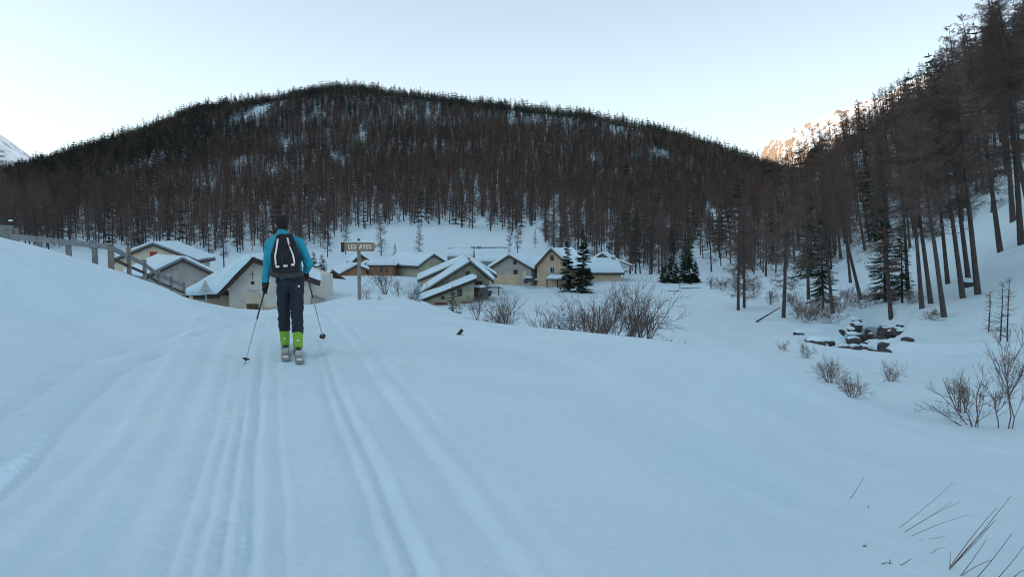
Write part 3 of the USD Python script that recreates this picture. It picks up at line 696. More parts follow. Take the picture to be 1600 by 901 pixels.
def prism(poly_xz, y0, y1):
    """A gable-shaped solid: an outline in x and z, run from y0 to y1."""
    k = len(poly_xz); P = np.asarray(poly_xz, float)
    v = np.vstack([np.column_stack([P[:, 0], np.full(k, y0), P[:, 1]]), np.column_stack([P[:, 0], np.full(k, y1), P[:, 1]])])
    f = []
    for i in range(1, k - 1): f += [[0, i, i + 1], [k, k + i + 1, k + i]]
    for i in range(k): j = (i + 1) % k; f += [[i, k + i, k + j], [i, k + j, j]]
    m = trimesh.Trimesh(v, f, process=False); m.fix_normals(); return m

def window(parent, x, z, w, h, y=0.0, face='front', frame='wood_dark', shutters=None, bars=True, pane='pane_glass', name='window'):
    """A framed window standing proud of a wall: frame with its pane inside, shutters beside it."""
    def put(m):
        if face == 'right': m.apply_transform(np.array([[0, -1, 0, 0], [1, 0, 0, 0], [0, 0, 1, 0], [0, 0, 0, 1.0]]))
        if face == 'left': m.apply_transform(np.array([[0, 1, 0, 0], [-1, 0, 0, 0], [0, 0, 1, 0], [0, 0, 0, 1.0]]))
        return m
    t = max(0.05, 0.1 * min(w, h)); a, b, c, d = x - w / 2, x + w / 2, z, z + h
    bits = [box(a, a + t, y - .06, y - .004, c, d), box(b - t, b, y - .06, y - .004, c, d), box(a + t, b - t, y - .06, y - .004, d - t, d), box(a + t, b - t, y - .07, y - .004, c, c + t)]
    if bars: bits.append(box(x - .02, x + .02, y - .05, y - .004, c + t, d - t))
    f = obj(name, put(cat_(*bits)), frame, parent)
    obj('pane', put(box(a + t, b - t, y - .025, y - .006, c + t, d - t)), pane, f)
    if shutters:
        for s in (-1, 1):
            xx = x + s * (w * .75 + .02); obj('shutter', put(box(xx - w * .24, xx + w * .24, y - .07, y - .004, c, d)), shutters, parent)

def gable_house(label, u, Y, left, right, eave_l, eave_r, ridge, length, rz, wall, roof='roof_sheet', snow=.32, over=.45, front_over=.4, base=None, group=None, sink=1.0, extras=None, cat='house', bare_left=False, bare_right=False, gap=(0, 0), snow_seed=0, name='village_house', chimney=None):
    """left/right: half widths from the ridge; eave_l, eave_r, ridge: heights above the foot of the front wall; ridge runs back from the front."""
    p = np.array([(u - 800) / F * Y, Y, 0.0]); p[2] = ground(p[0], p[1]) if base is None else base
    t = thing(name, label, cat, p, rz, group)
    obj('wall', prism([(-left, -sink), (right, -sink), (right, eave_r), (0, ridge), (-left, eave_l)], 0, length), wall, t)
    kl, kr = (ridge - eave_l) / left, (ridge - eave_r) / right
    snow *= .78
    L, R = left + over, right + over; y0, y1 = -front_over, length + .3
    pl = [(0, y0, ridge), (-L, y0, ridge - kl * L), (-L, y1, ridge - kl * L), (0, y1, ridge)]
    pr = [(0, y0, ridge), (R, y0, ridge - kr * R), (R, y1, ridge - kr * R), (0, y1, ridge)]
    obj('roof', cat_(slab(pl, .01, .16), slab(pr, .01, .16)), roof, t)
    for s, (e, k, hw) in enumerate(((eave_l, kl, -L), (eave_r, kr, R))):       # dark verge boards under the front edge
        obj('verge_board', beam((0, y0 + .06, ridge - .06), (hw, y0 + .06, ridge - k * abs(hw) - .06), .07, .22), 'wood_dark', t)
    for hw, k in ((-L, kl), (R, kr)): obj('eave_board', box(min(hw, hw + .07), max(hw, hw + .07), y0 + .14, y1 - .02, ridge - k * abs(hw) - .2, ridge - k * abs(hw) - .0), 'wood_dark', t)  # dark boards added along the eaves to draw their shadow line
    in_ = .06
    if not bare_left: obj('roof_snow', snow_plane(*[np.array(q) for q in ((-.02 - gap[0], y0 + in_, ridge - (.02 + gap[0]) * kl), (-L + in_ + gap[1], y0 + in_, ridge - kl * (L - in_ - gap[1])), (-L + in_ + gap[1], y1, ridge - kl * (L - in_ - gap[1])), (-.02 - gap[0], y1, ridge - (.02 + gap[0]) * kl))], snow, snow_seed, lift=.165), 'snow', t, smooth=50)  # gap bares roof strips that stand for shaded ridge and eave bands
    if not bare_right: obj('roof_snow', snow_plane(*[np.array(q) for q in ((.02, y0 + in_, ridge - .02 * kr), (R - in_, y0 + in_, ridge - kr * (R - in_)), (R - in_, y1, ridge - kr * (R - in_)), (.02, y1, ridge - .02 * kr))], snow, snow_seed + 1, lift=.165), 'snow', t, smooth=50)
    if chimney:
        cx, cy, ch = chimney; z0 = ridge - (kl if cx < 0 else kr) * abs(cx)
        obj('chimney', box(cx - .28, cx + .28, cy - .28, cy + .28, z0 - .3, z0 + ch), 'stone_grey', t)
        sn = trimesh.creation.icosphere(2, .36); sn.apply_scale([1, 1, .5]); sn.apply_translation([cx, cy, z0 + ch + .04]); obj('chimney_snow', sn, 'snow', t, smooth=True)
    return t

# --- cream farmhouse and grey barn behind the bank on the left
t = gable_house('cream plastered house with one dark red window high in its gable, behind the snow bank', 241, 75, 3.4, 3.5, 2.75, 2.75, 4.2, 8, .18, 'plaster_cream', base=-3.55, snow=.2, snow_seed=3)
window(t, -.05, 2.75, .62, .72, frame='red_paint', pane='red_paint', bars=False)
window(t, -1.5, .5, .8, 1.0)
t = gable_house('windowless grey plastered barn between the cream house and the white chapel', 284, 62, 2.5, 2.6, 2.15, 1.95, 3.35, 7, .62, 'plaster_grey', base=-3.7, snow=.22, snow_seed=5, cat='barn', name='barn')
for k in range(6): obj('rafter_end', beam((2.6 + .1, .4 + k * 1.1, 1.82), (2.6 + .4, .4 + k * 1.1, 1.66), .12), 'wood_dark', t)

# --- the white chapel
c0 = at(395, 470, 50.0); c0[2] = 0
def cl(u, v, Y): return at(u, v, Y) - c0
t = thing('chapel', 'white plastered chapel with an arched brown door and a big snowy hipped roof', 'chapel', c0)
R0, A0, B0, C0 = cl(395, 406, 49.4), cl(342, 461, 49.4), cl(290, 463, 51.4), cl(500, 443, 49.4)
Rb, Bb, Cb = R0 + [-.9, 7, .0], B0 + [-.4, 6.5, 0], C0 + [-1.6, 7, -.1]
zb = -4.4
def wall_plane(pts, th, back):
    P = np.asarray(pts, float); k = len(P); v = np.vstack([P, P + back * th]); f = []
    for i in range(1, k - 1): f += [[0, i, i + 1], [k, k + i + 1, k + i]]
    for i in range(k): j = (i + 1) % k; f += [[i, k + i, k + j], [i, k + j, j]]
    m = trimesh.Trimesh(v, f, process=False); m.fix_normals(); return m
xa, xc = A0[0] + .42, C0[0] - .75
def roofz(x): return R0[2] + (A0[2] - R0[2]) * (x - R0[0]) / (A0[0] - R0[0]) if x < R0[0] else R0[2] + (C0[2] - R0[2]) * (x - R0[0]) / (C0[0] - R0[0])
yf = R0[1] + .55
front = [(xa, yf, zb), (xc, yf, zb), (xc, yf, roofz(xc) - .02), (R0[0], yf, R0[2] - .02), (xa, yf, roofz(xa) - .02)]
obj('wall', wall_plane(front, 6.4, np.array([0, 1.0, 0])), 'plaster_white', t)
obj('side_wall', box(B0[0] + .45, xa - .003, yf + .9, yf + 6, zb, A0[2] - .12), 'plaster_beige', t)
obj('wall_base', box(xa - .02, xc + .02, yf - .05, yf - .003, zb, -3.32 + .33), 'plaster_pink', t)
dx = cl(396, 470, 50)[0]
arch = [(dx + .62 * math.cos(a_), -2.68 + .62 * math.sin(a_)) for a_ in np.linspace(0, math.pi, 13)]
obj('door_surround', prism([(dx + .62, -4.2)] + arch + [(dx - .62, -4.2)], yf - .085, yf - .053), 'plaster_cream', t)
d_ = obj('door', box(dx - .38, dx + .36, yf - .13, yf - .088, -4.1, -2.75), 'wood_brown', t)
for k in range(4): obj('door_plank', box(dx - .37 + k * .182, dx - .37 + k * .182 + .165, yf - .15, yf - .131, -4.1, -2.77), 'wood_brown', t)
oc = trimesh.creation.cylinder(.11, .05, sections=20); oc.apply_transform(trimesh.transformations.rotation_matrix(np.pi / 2, [1, 0, 0])); oc.apply_translation([dx, yf - .03, -1.45])
obj('oculus', oc, 'wood_dark', t)
cz = -.95
obj('cross', cat_(box(dx - .025, dx + .025, yf - .04, yf - .003, cz - .32, cz + .2), box(dx - .13, dx + .13, yf - .041, yf - .004, cz, cz + .05)), 'stone_grey', t)
obj('plaque', box(dx - .34, dx + .34, yf - .02, yf - .003, -2.02, -1.86), 'sign_grey', t)
hip = [R0, A0, B0]; rgt = [R0, C0, Cb, Rb]; lft = [R0, B0, Bb, Rb]
obj('roof', cat_(slab(hip, .06, .16), slab(rgt, .06, .16), slab(lft, .06, .16)), 'wood_dark', t)
sm = snow_plane(R0, A0, B0, R0, .34, 31, 16, 16, lift=.165, tri=True)
obj('roof_snow', sm, 'snow', t, smooth=50)
obj('roof_snow', snow_plane(R0 + [0, .1, 0], C0 + [0, .1, 0], Cb, Rb, .3, 32, lift=.165), 'snow', t, smooth=50)
obj('roof_snow', snow_plane(R0, B0, Bb, Rb, .3, 33, lift=.168), 'snow', t, smooth=50)
obj('verge_board', beam(R0 + [0, -.02, -.05], A0 + [0, -.02, -.05], .1, .18), 'wood_dark', t)
obj('verge_board', beam(R0 + [0, -.02, -.05], C0 + [0, -.02, -.05], .1, .18), 'wood_dark', t)
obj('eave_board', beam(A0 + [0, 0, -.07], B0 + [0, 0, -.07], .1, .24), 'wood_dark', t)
for k in range(7):
    q = A0 + (B0 - A0) * (k + .5) / 7; obj('rafter_end', beam(q + [.05, -.05, -.16], q + [.2, .6, .1], .09), 'wood_dark', t)
obj('buttress', prism([(xc + .003, zb), (xc + 1.05, zb), (xc + .75, -2.55), (xc + .003, -2.3)], yf + .1, yf + 1.1), 'plaster_grey', t)

# --- small huts and chalets in the middle
t = gable_house('small brown hut sunk in the snow, only its gable showing, left of the name post', 520, 92, .95, .95, .62, .62, 1.35, 3, .3, 'wood_brown', 'wood_brown', snow=.08, over=.35, base=-4.05, cat='hut', name='hut', bare_right=True)
t = gable_house('low orange chalet with a long snowy roof, just left of the name post', 556, 112, 2.3, 1.4, .6, 1.2, 1.75, 4, .5, 'wood_orange', snow=.4, base=-4.55, cat='chalet', name='chalet', snow_seed=41)
t = gable_house('upper orange chalet partly hidden by the name post', 563, 128, 1.0, 1.5, 1.6, 1.5, 2.5, 4, .35, 'wood_orange', 'wood_brown', snow=.3, base=-4.3, cat='chalet', name='chalet', snow_seed=43)
t = gable_house('small chalet with a white snow roof seen just right of the name post', 577, 120, .9, 1.0, 1.3, 1.2, 1.9, 4, .2, 'wood_brown', 'wood_dark', snow=.3, base=-4.5, cat='chalet', name='chalet', snow_seed=45)
p = at(575, 428.5, 116); t = thing('chalet', 'long orange timber chalet with two dark windows under a flat snowy roof', 'chalet', p)
obj('wall', box(0, 3.9, 0, 3.5, -1, 1.15), 'wood_orange', t)
obj('roof', cat_(slab([(-.3, -.4, 1.2), (4.3, -.4, 1.2), (4.3, 1.8, 1.75), (-.3, 1.8, 1.75)], 0, .12), slab([(-.3, 1.8, 1.75), (4.3, 1.8, 1.75), (4.3, 3.9, 1.2), (-.3, 3.9, 1.2)], 0, .12)), 'wood_dark', t)
obj('roof_snow', snow_plane((-.25, -.35, 1.21), (4.25, -.35, 1.21), (4.25, 1.82, 1.76), (-.25, 1.82, 1.76), .42, 47, lift=.125), 'snow', t, smooth=50)
for k, x_ in enumerate((1.95, 2.75)): window(t, x_, .35, .32, .62, bars=False)
obj('corner_post', box(-.06, .08, -.08, -.004, -1, 1.14), 'wood_dark', t); obj('corner_post', box(3.8, 3.96, -.08, -.004, -1, 1.14), 'wood_dark', t)

t = gable_house('olive grey house with a long snowy roof running down to a low yellowish side wall', 676, 115, 2.3, 2.6, 2.3, 2.3, 3.7, 8.5, .72, 'plaster_olive', base=-5.1, snow=.3, snow_seed=51, chimney=(1.4, 3.2, .9))
window(t, -7.2, .9, .5, .8, y=-2.3, face='left', bars=False)
# --- the three stepped roofs of the big house
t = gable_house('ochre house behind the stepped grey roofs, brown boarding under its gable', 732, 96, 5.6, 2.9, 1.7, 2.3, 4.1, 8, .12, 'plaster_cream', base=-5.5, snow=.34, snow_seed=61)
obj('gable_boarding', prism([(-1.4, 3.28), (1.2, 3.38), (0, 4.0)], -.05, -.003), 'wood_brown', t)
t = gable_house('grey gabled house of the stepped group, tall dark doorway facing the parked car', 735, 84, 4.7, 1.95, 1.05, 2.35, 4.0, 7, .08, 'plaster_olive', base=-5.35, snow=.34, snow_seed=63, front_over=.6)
f_ = obj('door', box(.55, 1.25, -.05, -.004, 0.35, 2.0), 'wood_dark', t)
window(t, -.3, 2.55, .5, .5, frame='rust_paint', bars=False)
for k in range(3): obj('beam_end', beam((.5 + k * .55, -.75, 3.42 - k * .46), (.5 + k * .55, .1, 3.42 - k * .46), .13), 'wood_dark', t)
p = at(740, 474, 78.5); p[2] = -6.05
t = thing('village_house', 'low front house of the stepped group, one slanting snow roof, red brown garage doors', 'house', p, .03)
w_ = 5.35
obj('wall', prism([(-w_, -1), (0, -1), (0, 3.05), (-w_, 1.0)], 0, 5), 'plaster_olive', t)
sl = (3.05 - 1.0) / w_
pl = [(.35, -.4, 3.05 + .35 * sl), (-w_ - .5, -.4, 1.0 - .5 * sl), (-w_ - .5, 5.2, 1.0 - .5 * sl), (.35, 5.2, 3.05 + .35 * sl)]
obj('roof', slab(pl, .01, .15), 'wood_dark', t)
obj('roof_snow', snow_plane(*[np.array(q) for q in pl], .36, 65, lift=.155), 'snow', t, smooth=50)
obj('verge_board', beam((.35, -.42, 3.13), (-w_ - .5, -.42, .74), .07, .2), 'wood_dark', t)
for x0, x1, z1, n_ in ((-3.8, -2.55, .95, 4), (-1.15, -.25, 1.0, 3)):
    dd = obj('garage_door', box(x0, x1, -.045, -.004, -.4, z1), 'wood_dark', t)
    for k in range(n_):
        a_ = x0 + (x1 - x0) * k / n_; obj('board', box(a_ + .02, a_ + (x1 - x0) / n_ - .02, -.075, -.046, -.38, z1 - .04), 'rust_paint', dd)
window(t, -1.35, 1.55, .48, .72, frame='wood_brown', bars=False)
window(t, -3.0, 1.25, .34, .3, frame='wood_brown', bars=False)
obj('lean_to', cat_(box(-w_ - 1.6, -w_ - .1, .5, 3.5, -1, .32), slab([(-w_ - 2.3, .1, .3), (-w_ + .3, .1, .42), (-w_ + .3, 3.6, .42), (-w_ - 2.3, 3.6, .3)], .02, .12)), 'wood_brown', t)
obj('lean_to_snow', snow_plane((-w_ - 2.2, .15, .3), (-w_ - .6, .15, .4), (-w_ - .6, 3.6, .4), (-w_ - 2.2, 3.6, .3), .22, 67, lift=.13), 'snow', t, smooth=50)

# --- houses further back and to the right
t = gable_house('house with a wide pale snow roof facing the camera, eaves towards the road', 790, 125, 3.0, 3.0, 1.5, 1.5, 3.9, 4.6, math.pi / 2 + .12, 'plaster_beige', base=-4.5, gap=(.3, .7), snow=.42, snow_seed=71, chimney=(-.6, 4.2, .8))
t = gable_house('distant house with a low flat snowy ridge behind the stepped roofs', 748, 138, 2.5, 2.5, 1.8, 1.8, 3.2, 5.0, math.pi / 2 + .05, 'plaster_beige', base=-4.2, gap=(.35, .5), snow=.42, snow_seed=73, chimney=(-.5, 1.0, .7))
t = gable_house('grey plastered house with two small dark windows one above the other', 797, 112, 3.0, 3.2, 2.0, 2.1, 3.75, 7.5, -.42, 'plaster_grey', base=-5.2, snow=.4, snow_seed=75)
window(t, .75, 2.55, .5, .5, bars=False); window(t, .85, 1.2, .55, .6, bars=False)
obj('lower_render', box(-2.8, 1.3, -.02, -.003, -.6, 1.15), 'plaster_beige', t)
obj('door', box(1.9, 2.5, -.05, -.004, .05, 1.65), 'plaster_cream', t)
t = gable_house('beige house with a brown gable hatch, snowy porch and a spruce in front', 862, 110, 2.15, 2.9, 2.75, 2.5, 5.05, 8, -.38, 'plaster_beige', base=-5.55, snow=.30, snow_seed=77)
window(t, .05, 3.45, .55, .75, frame='wood_orange', pane='wood_dark', bars=True)
window(t, .1, 1.75, .62, .85, frame='sign_grey', shutters='sign_grey')
obj('porch_roof', slab([(-.3, -1.5, .95), (3.0, -1.5, .95), (3.0, -.006, 1.3), (-.3, -.006, 1.3)], 0, .1), 'wood_dark', t)
obj('porch_snow', snow_plane((-.25, -1.45, .96), (2.95, -1.45, .96), (2.95, -.02, 1.3), (-.25, -.02, 1.3), .36, 79, lift=.105), 'snow', t, smooth=50)
for x_ in (-.2, 1.3, 2.85): obj('porch_post', box(x_ - .06, x_ + .06, -1.4, -1.28, -.6, .94), 'wood_dark', t)
t = gable_house('right-hand house with a smooth snow roof and a balcony with white rails', 962, 118, 2.6, 2.6, 1.4, 1.4, 3.0, 4.3, math.pi / 2 + .18, 'plaster_beige', base=-5.2, snow=.45, snow_seed=81, chimney=(-.7, .6, .9))
t2 = gable_house('grey gable rising behind the right-hand snow roof', 941, 127, 1.7, 1.9, 2.2, 2.1, 3.4, 5, -.2, 'plaster_grey', base=-5.0, snow=.35, snow_seed=83)
p = at(966, 434, 117.5); t = thing('balcony', 'open timber balcony with snow on its slanting roof at the right end of the village', 'balcony', p)
for k, (x_, h_) in enumerate(((.1, 2.4), (.75, 2.2), (1.5, 1.85))): obj('post', box(x_ - .05, x_ + .05, 0, .1, -.8, h_), 'white_paint', t)
obj('roof', slab([(-.3, -.2, 2.55), (2.1, -.2, 1.65), (2.1, 1.6, 1.65), (-.3, 1.6, 2.55)], 0, .1), 'wood_dark', t)
obj('roof_snow', snow_plane((-.25, -.15, 2.54), (2.05, -.15, 1.67), (2.05, 1.55, 1.67), (-.25, 1.55, 2.54), .18, 85, lift=.105), 'snow', t, smooth=50)
obj('floor', box(-.2, 1.9, 0.11, 1.4, .85, .97), 'wood_dark', t); obj('rail', beam((-.2, .02, 1.5), (1.7, .02, 1.45), .07), 'white_paint', t); obj('brace', beam((.1, .03, .2), (.75, .03, 1.4), .07), 'white_paint', t)

# --- low snowy wall and buried trailer at the far right of the meadow
p = at(1081, 453, 108); t = thing('stone_wall', 'low dark wall with a flat cap of snow in front of the row of dark conifers', 'wall', p)
obj('masonry', box(-1.35, 1.35, 0, .5, -.8, .32), 'stone_grey', t); obj('snow_cap', snow_plane((-1.45, -.08, .32), (1.45, -.08, .32), (1.45, .58, .32), (-1.45, .58, .32), .22, 91, lift=.004), 'snow', t, smooth=50)
obj('wall_post', box(-1.62, -1.54, .1, .2, -.8, .8), 'wood_grey', t)
p = at(1053, 458, 104); t = thing('wood_pile', 'low heap of reddish logs under snow left of the low wall', 'wood pile', p)
for k in range(7):
    obj('log', rod((-.75 + .24 * k, -.05 * (k % 3), .12 + .17 * (k % 2)), (-.7 + .24 * k, 1.0, .12 + .17 * (k % 2)), .12, 9), 'rust_paint', t)
obj('snow_cap', snow_plane((-.95, -.05, .3), (.95, -.05, .3), (.9, 1.1, .3), (-.9, 1.1, .3), .3, 93), 'snow', t, smooth=50)

# --- parked cars
def car(label, u, v, Y, rz, snowy, scale=1.0):
    p = at(u, v, Y); t = thing('parked_car', label, 'car', p, rz)
    prof = np.array([(-2.0, .35), (2.05, .35), (2.08, .75), (1.95, .92), (1.1, 1.0), (-1.9, 1.0), (-2.08, .8)])
    top = np.array([(-1.85, 1.0), (1.05, 1.0), (.35, 1.48), (-1.45, 1.5)])
    def side(poly, y0, y1):
        return prism(poly * scale, y0 * scale, y1 * scale)
    obj('body', side(prof, -.84, .84), 'car_paint', t)
    obj('cabin', side(top, -.72, .72), 'pane_glass', t)
    obj('roof', box(-1.5 * scale, .4 * scale, -.7 * scale, .7 * scale, 1.5 * scale, 1.56 * scale), 'car_paint', t)
    for x_ in (-1.3, 1.3):
        for y_ in (-.82, .82):
            w = trimesh.creation.cylinder(.33 * scale, .2 * scale, sections=20); w.apply_transform(trimesh.transformations.rotation_matrix(np.pi / 2, [1, 0, 0])); w.apply_translation([x_ * scale, y_ * scale, .33 * scale])
            obj('wheel', w, 'rubber', t)
    for y_ in (-.6, .6): obj('headlight', box(2.06 * scale, 2.1 * scale, (y_ - .17) * scale, (y_ + .17) * scale, .68 * scale, .82 * scale), 'white_paint', t)
    if snowy:
        obj('snow', cat_(snow_plane((-1.5 * scale, -.68 * scale, 1.56 * scale), (.4 * scale, -.68 * scale, 1.56 * scale), (.4 * scale, .68 * scale, 1.56 * scale), (-1.5 * scale, .68 * scale, 1.56 * scale), .2, 95, lift=.004),
                         snow_plane((1.12 * scale, -.75 * scale, 1.0 * scale), (1.95 * scale, -.75 * scale, .93 * scale), (1.95 * scale, .75 * scale, .93 * scale), (1.12 * scale, .75 * scale, 1.0 * scale), .1, 96, lift=.004)), 'snow', t, smooth=50)
    return t
car('dark parked car with snow on its roof beside the stepped grey house', 752, 463, 82, 1.05, True, .62)
car('small dark car half sunk in the snow left of the beige house', 829, 442.5, 108, .1, True, .48)
p = at(772, 456, 84); t = thing('bench', 'snow covered wooden table and rail just right of the dark parked car', 'bench', p, .1)
obj('table_top', box(-.65, .65, 0, .6, .5, .58), 'wood_grey', t)
for x_ in (-.5, .5): obj('leg', box(x_ - .05, x_ + .05, .1, .5, -.4, .5), 'wood_grey', t)
obj('snow_cap', snow_plane((-.65, 0, .58), (.65, 0, .58), (.65, .6, .58), (-.65, .6, .58), .2, 97, lift=.004), 'snow', t, smooth=50)
obj('rail', beam((-.9, -.3, .42), (.8, -.3, .45), .08), 'wood_grey', t)

# --- the signpost with the village's name
p = spot(561, 28, .3); ztop = at(561, 374, 28)[2] - p[2]
t = thing('signpost', 'wooden signpost with a carved name board reading LES AYES', 'signpost', p, .05)
obj('post', cat_(box(-.055, .055, -.055, .055, 0, ztop - .06)), 'wood_grey', t)
cap = trimesh.creation.cone(.085, .12, sections=4); cap.apply_transform(trimesh.transformations.rotation_matrix(np.pi / 4, [0, 0, 1])); cap.apply_translation([0, 0, ztop - .058]); obj('post_cap', cap, 'wood_dark', t)
zb_ = at(561, 392, 28)[2] - p[2]; zt_ = at(561, 378.5, 28)[2] - p[2]
bd = trimesh.creation.extrude_polygon(Polygon([(-.48, 0), (.52, -.015), (.60, (zt_ - zb_) / 2), (.52, zt_ - zb_), (-.48, zt_ - zb_ + .01)]), .04)
bd.apply_transform(trimesh.transformations.rotation_matrix(np.pi / 2, [1, 0, 0])); bd.apply_translation([0, -.06, zb_])
obj('name_board', bd, 'wood_sign', t)
obj('board_end', box(-.60, -.485, -.10, -.06, zb_ - .04, zt_ + .0), 'wood_dark', t)
lt = meshkit.text_mesh('LES  AYES', .15, .012, bold=True); wd = lt.bounds[1][0] - lt.bounds[0][0]; lt.apply_scale([.80 / wd, 1, 1])
lt.apply_transform(trimesh.transformations.rotation_matrix(np.pi / 2, [1, 0, 0])); lt.apply_translation([-.37, -.102, zb_ + (zt_ - zb_ - .15) / 2]); obj('lettering', lt, 'white_paint', t)
obj('board_snow', snow_plane((-.46, -.1, zt_), (.5, -.1, zt_), (.5, -.062, zt_), (-.46, -.062, zt_), .03, 99, lift=.004), 'snow', t, smooth=50)

# --- triangular road sign in front of the chapel, seen from behind
p = spot(320, 44, .3); zs = at(320, 459, 44)[2] - p[2]; zt = at(320, 439, 44)[2] - p[2]
t = thing('road_sign', 'grey back of a triangular road sign standing before the chapel roof', 'road sign', p)
obj('pole', rod((0, .03, 0), (0, .03, zt + .02), .04), 'metal_grey', t)
pl_ = trimesh.creation.extrude_polygon(Polygon([(-.33, zs + .06), (.33, zs + .06), (0, zt)]).buffer(.04), .012); pl_.apply_transform(trimesh.transformations.rotation_matrix(np.pi / 2, [1, 0, 0])); pl_.apply_translation([0, -.012, 0])
obj('sign_plate', pl_, 'sign_grey', t)
for k in (.15, .4): obj('clamp', box(-.09, .09, -.035, -.026, zs + k, zs + k + .05), 'metal_grey', t)

# --- guard rails above the bank and down to the chapel
t = thing('guard_rail', 'long grey guard rail on timber posts along the road above the snow bank', 'guard rail', (0, 0, 0))
stops = [(-40, 361.5, 31), (15, 369.5, 31), (58, 373.5, 31.2), (104, 378.5, 31.6), (145, 382.5, 32), (173, 386, 32.3)]
for k, (a_, b_) in enumerate(zip(stops[:-1], stops[1:])):
    P, Q = at(*a_), at(*b_); obj('rail', beam(P, Q - (Q - P) * .004, .08, .22), 'wood_grey', t)
for k, s_ in enumerate(stops[:-1]):
    P = at(*s_); g = ground(P[0], P[1] + .13); obj('post', box(P[0] - .08, P[0] + .08, P[1] + .05, P[1] + .21, g - .3, P[2] + .1), 'wood_grey', t)
P = at(*stops[-1]); g = ground(P[0], P[1]); obj('end_post', box(P[0] - .09, P[0] + .09, P[1] - .09, P[1] + .09, g - .4, P[2] + .12), 'wood_tan', t, label='pale squared timber end post')
t = thing('guard_rail', 'grey wooden railing stepping down the road from the end post towards the barn', 'guard rail', (0, 0, 0))
st2 = [(176, 388, 32.5), (199, 400, 35), (224, 412, 38.5), (246, 428, 42), (266, 437, 45.5), (286, 446, 49)]
for k, (a_, b_) in enumerate(zip(st2[:-1], st2[1:])):
    P, Q = at(*a_), at(*b_)
    obj('rail', beam(P, Q, .08, .17), 'wood_grey', t); obj('lower_rail', beam(P - [0, 0, .42], Q - [0, 0, .42], .06, .11), 'wood_dark', t)
for k, s_ in enumerate(st2[1:]):
    P = at(*s_); g = ground(P[0], P[1] + .13); obj('post', box(P[0] - .07, P[0] + .07, P[1] + .05, P[1] + .19, g - .4, P[2] + (.32 if k == 0 else .2)), 'wood_tan' if k == 0 else 'wood_grey', t)
t = thing('guard_rail', 'short upper piece of grey rail at the far left picture edge', 'guard rail', (0, 0, 0))
P, Q = at(-40, 356, 36), at(21, 358.5, 36); obj('rail', beam(P, Q, .09, .36), 'wood_grey', t)
obj('end_post', box(Q[0] + .05, Q[0] + .19, Q[1] - .08, Q[1] + .08, ground(Q[0], Q[1]) - .3, Q[2] + .08), 'wood_tan', t); obj('post', box(P[0], P[0] + .15, P[1] + .05, P[1] + .2, ground(P[0], P[1]) - .3, P[2] + .1), 'wood_grey', t)
p = spot(19, 38, .2); zt = at(19, 342, 38)[2] - p[2]
t = thing('marker_post', 'dark roadside marker post with a cap of snow at the left edge', 'marker post', p)
obj('post', rod((0, 0, 0), (0, 0, zt - .12), .075, 10), 'wood_dark', t); q = trimesh.creation.icosphere(2, .09); q.apply_scale([1.1, 1.1, .6]); q.apply_translation([0, 0, zt - .08]); obj('snow_cap', q, 'snow', t, smooth=True)
# ------------------------------------------------------------------ shrubs, young trees, the stream
def bush(u, Y, H, label, seed, stems=9, spread=.8, mat_='bush_twigs', r0=None, levels=3, kids=4, tw=None, lean=(0, 0), name='bare_shrub', group=None, cat='shrub', sink=.0, up=.9):
    p = spot(u, Y, sink)
    s_, t_ = shrub(seed, H, stems, spread, r0 or 0.0085 * H, levels, kids, tw or (0.0028 * H + .003), up, lean)
    t = thing(name, label, cat, p, 0, group)
    obj('stems', s_, mat_, t, smooth=True); obj('twigs', t_, mat_, t)
    return t
B = [(602, 46, 1.9, 'bare grey shrub with upright stems right of the signpost', 14, .9), (574, 40, 1.0, 'low arching twigs at the foot of the signpost', 6, 1.3), (640, 58, 1.7, 'bare greyish shrub left of the low front house', 12, .9),
     (622, 50, 1.3, 'small bare shrub between the signpost and the low front house', 9, .9),
     (744, 44, 1.5, 'small dark shrub below the parked car', 12, .9), (716, 50, 1.2, 'thin shrub at the foot of the young pine', 8, .7), (790, 40, 2.0, 'big rounded bare bush below the grey house, dense and dark in its middle', 22, .95),
     (772, 38, 1.3, 'left lower edge bush leaning on the big rounded bush', 10, 1.1), (852, 38, 1.8, 'pale fine twigged shrub left of the small snowy spruce', 12, 1.0),
     (905, 37, 2.3, 'bare shrub just right of the small snowy spruce', 13, .9), (930, 35.5, 2.7, 'tall dense fan shaped bush in the middle of the shrub row', 18, .75), (957, 36, 2.5, 'grey fan shaped bush right of the middle of the shrub row', 15, .85), (890, 40, 2.1, 'shrub behind the small snowy spruce', 11, 1.0),
     (982, 35, 2.3, 'shrub at the left foot of the tallest bush', 12, .9), (1006, 34.5, 3.0, 'tallest dark bush at the right end of the shrub row', 17, .5)]
for i, (u, Y, H, label, st, sp) in enumerate(B): bush(u, Y, H * 1.2, label, 600 + i, max(5, int(st * .6)), sp * .85)
for i, (u, Y, H, label, st, sp) in enumerate([(758, 37, .9, 'low reddish shrub at the edge of the white shoulder', 10, 1.3), (1049, 32, 1.05, 'lone small reddish shrub right of the shrub row', 9, .8), (1226, 41, .8, 'tiny shrub at the near edge of the valley floor', 6, .9), (1266, 38, 1.0, 'small reddish shrub beside a lying log', 7, .7),
        (1302, 30, 1.25, 'reddish bushy shrub alone on the lower snow, largest of three', 14, .9), (1338, 25, .95, 'reddish shrub lower right of the largest reddish shrub', 12, .9), (1322, 29, .6, 'low sprawling twigs between two reddish shrubs', 6, 1.5), (1398, 29.5, .95, 'small upright reddish shrub in the middle of the lower snow', 9, .7)]):
    bush(u, Y, H, label, 700 + i, st, sp, 'red_twigs')
bush(1532, 20.5, 1.9, 'bare shrub with long stems arching to the left, lower right', 801, 7, .9, kids=3, r0=.016, lean=(-.5, 0))
bush(1512, 22.5, 1.6, 'thin bare shrub behind the arching one', 802, 6, 1.0, r0=.016, lean=(-.5, 0))
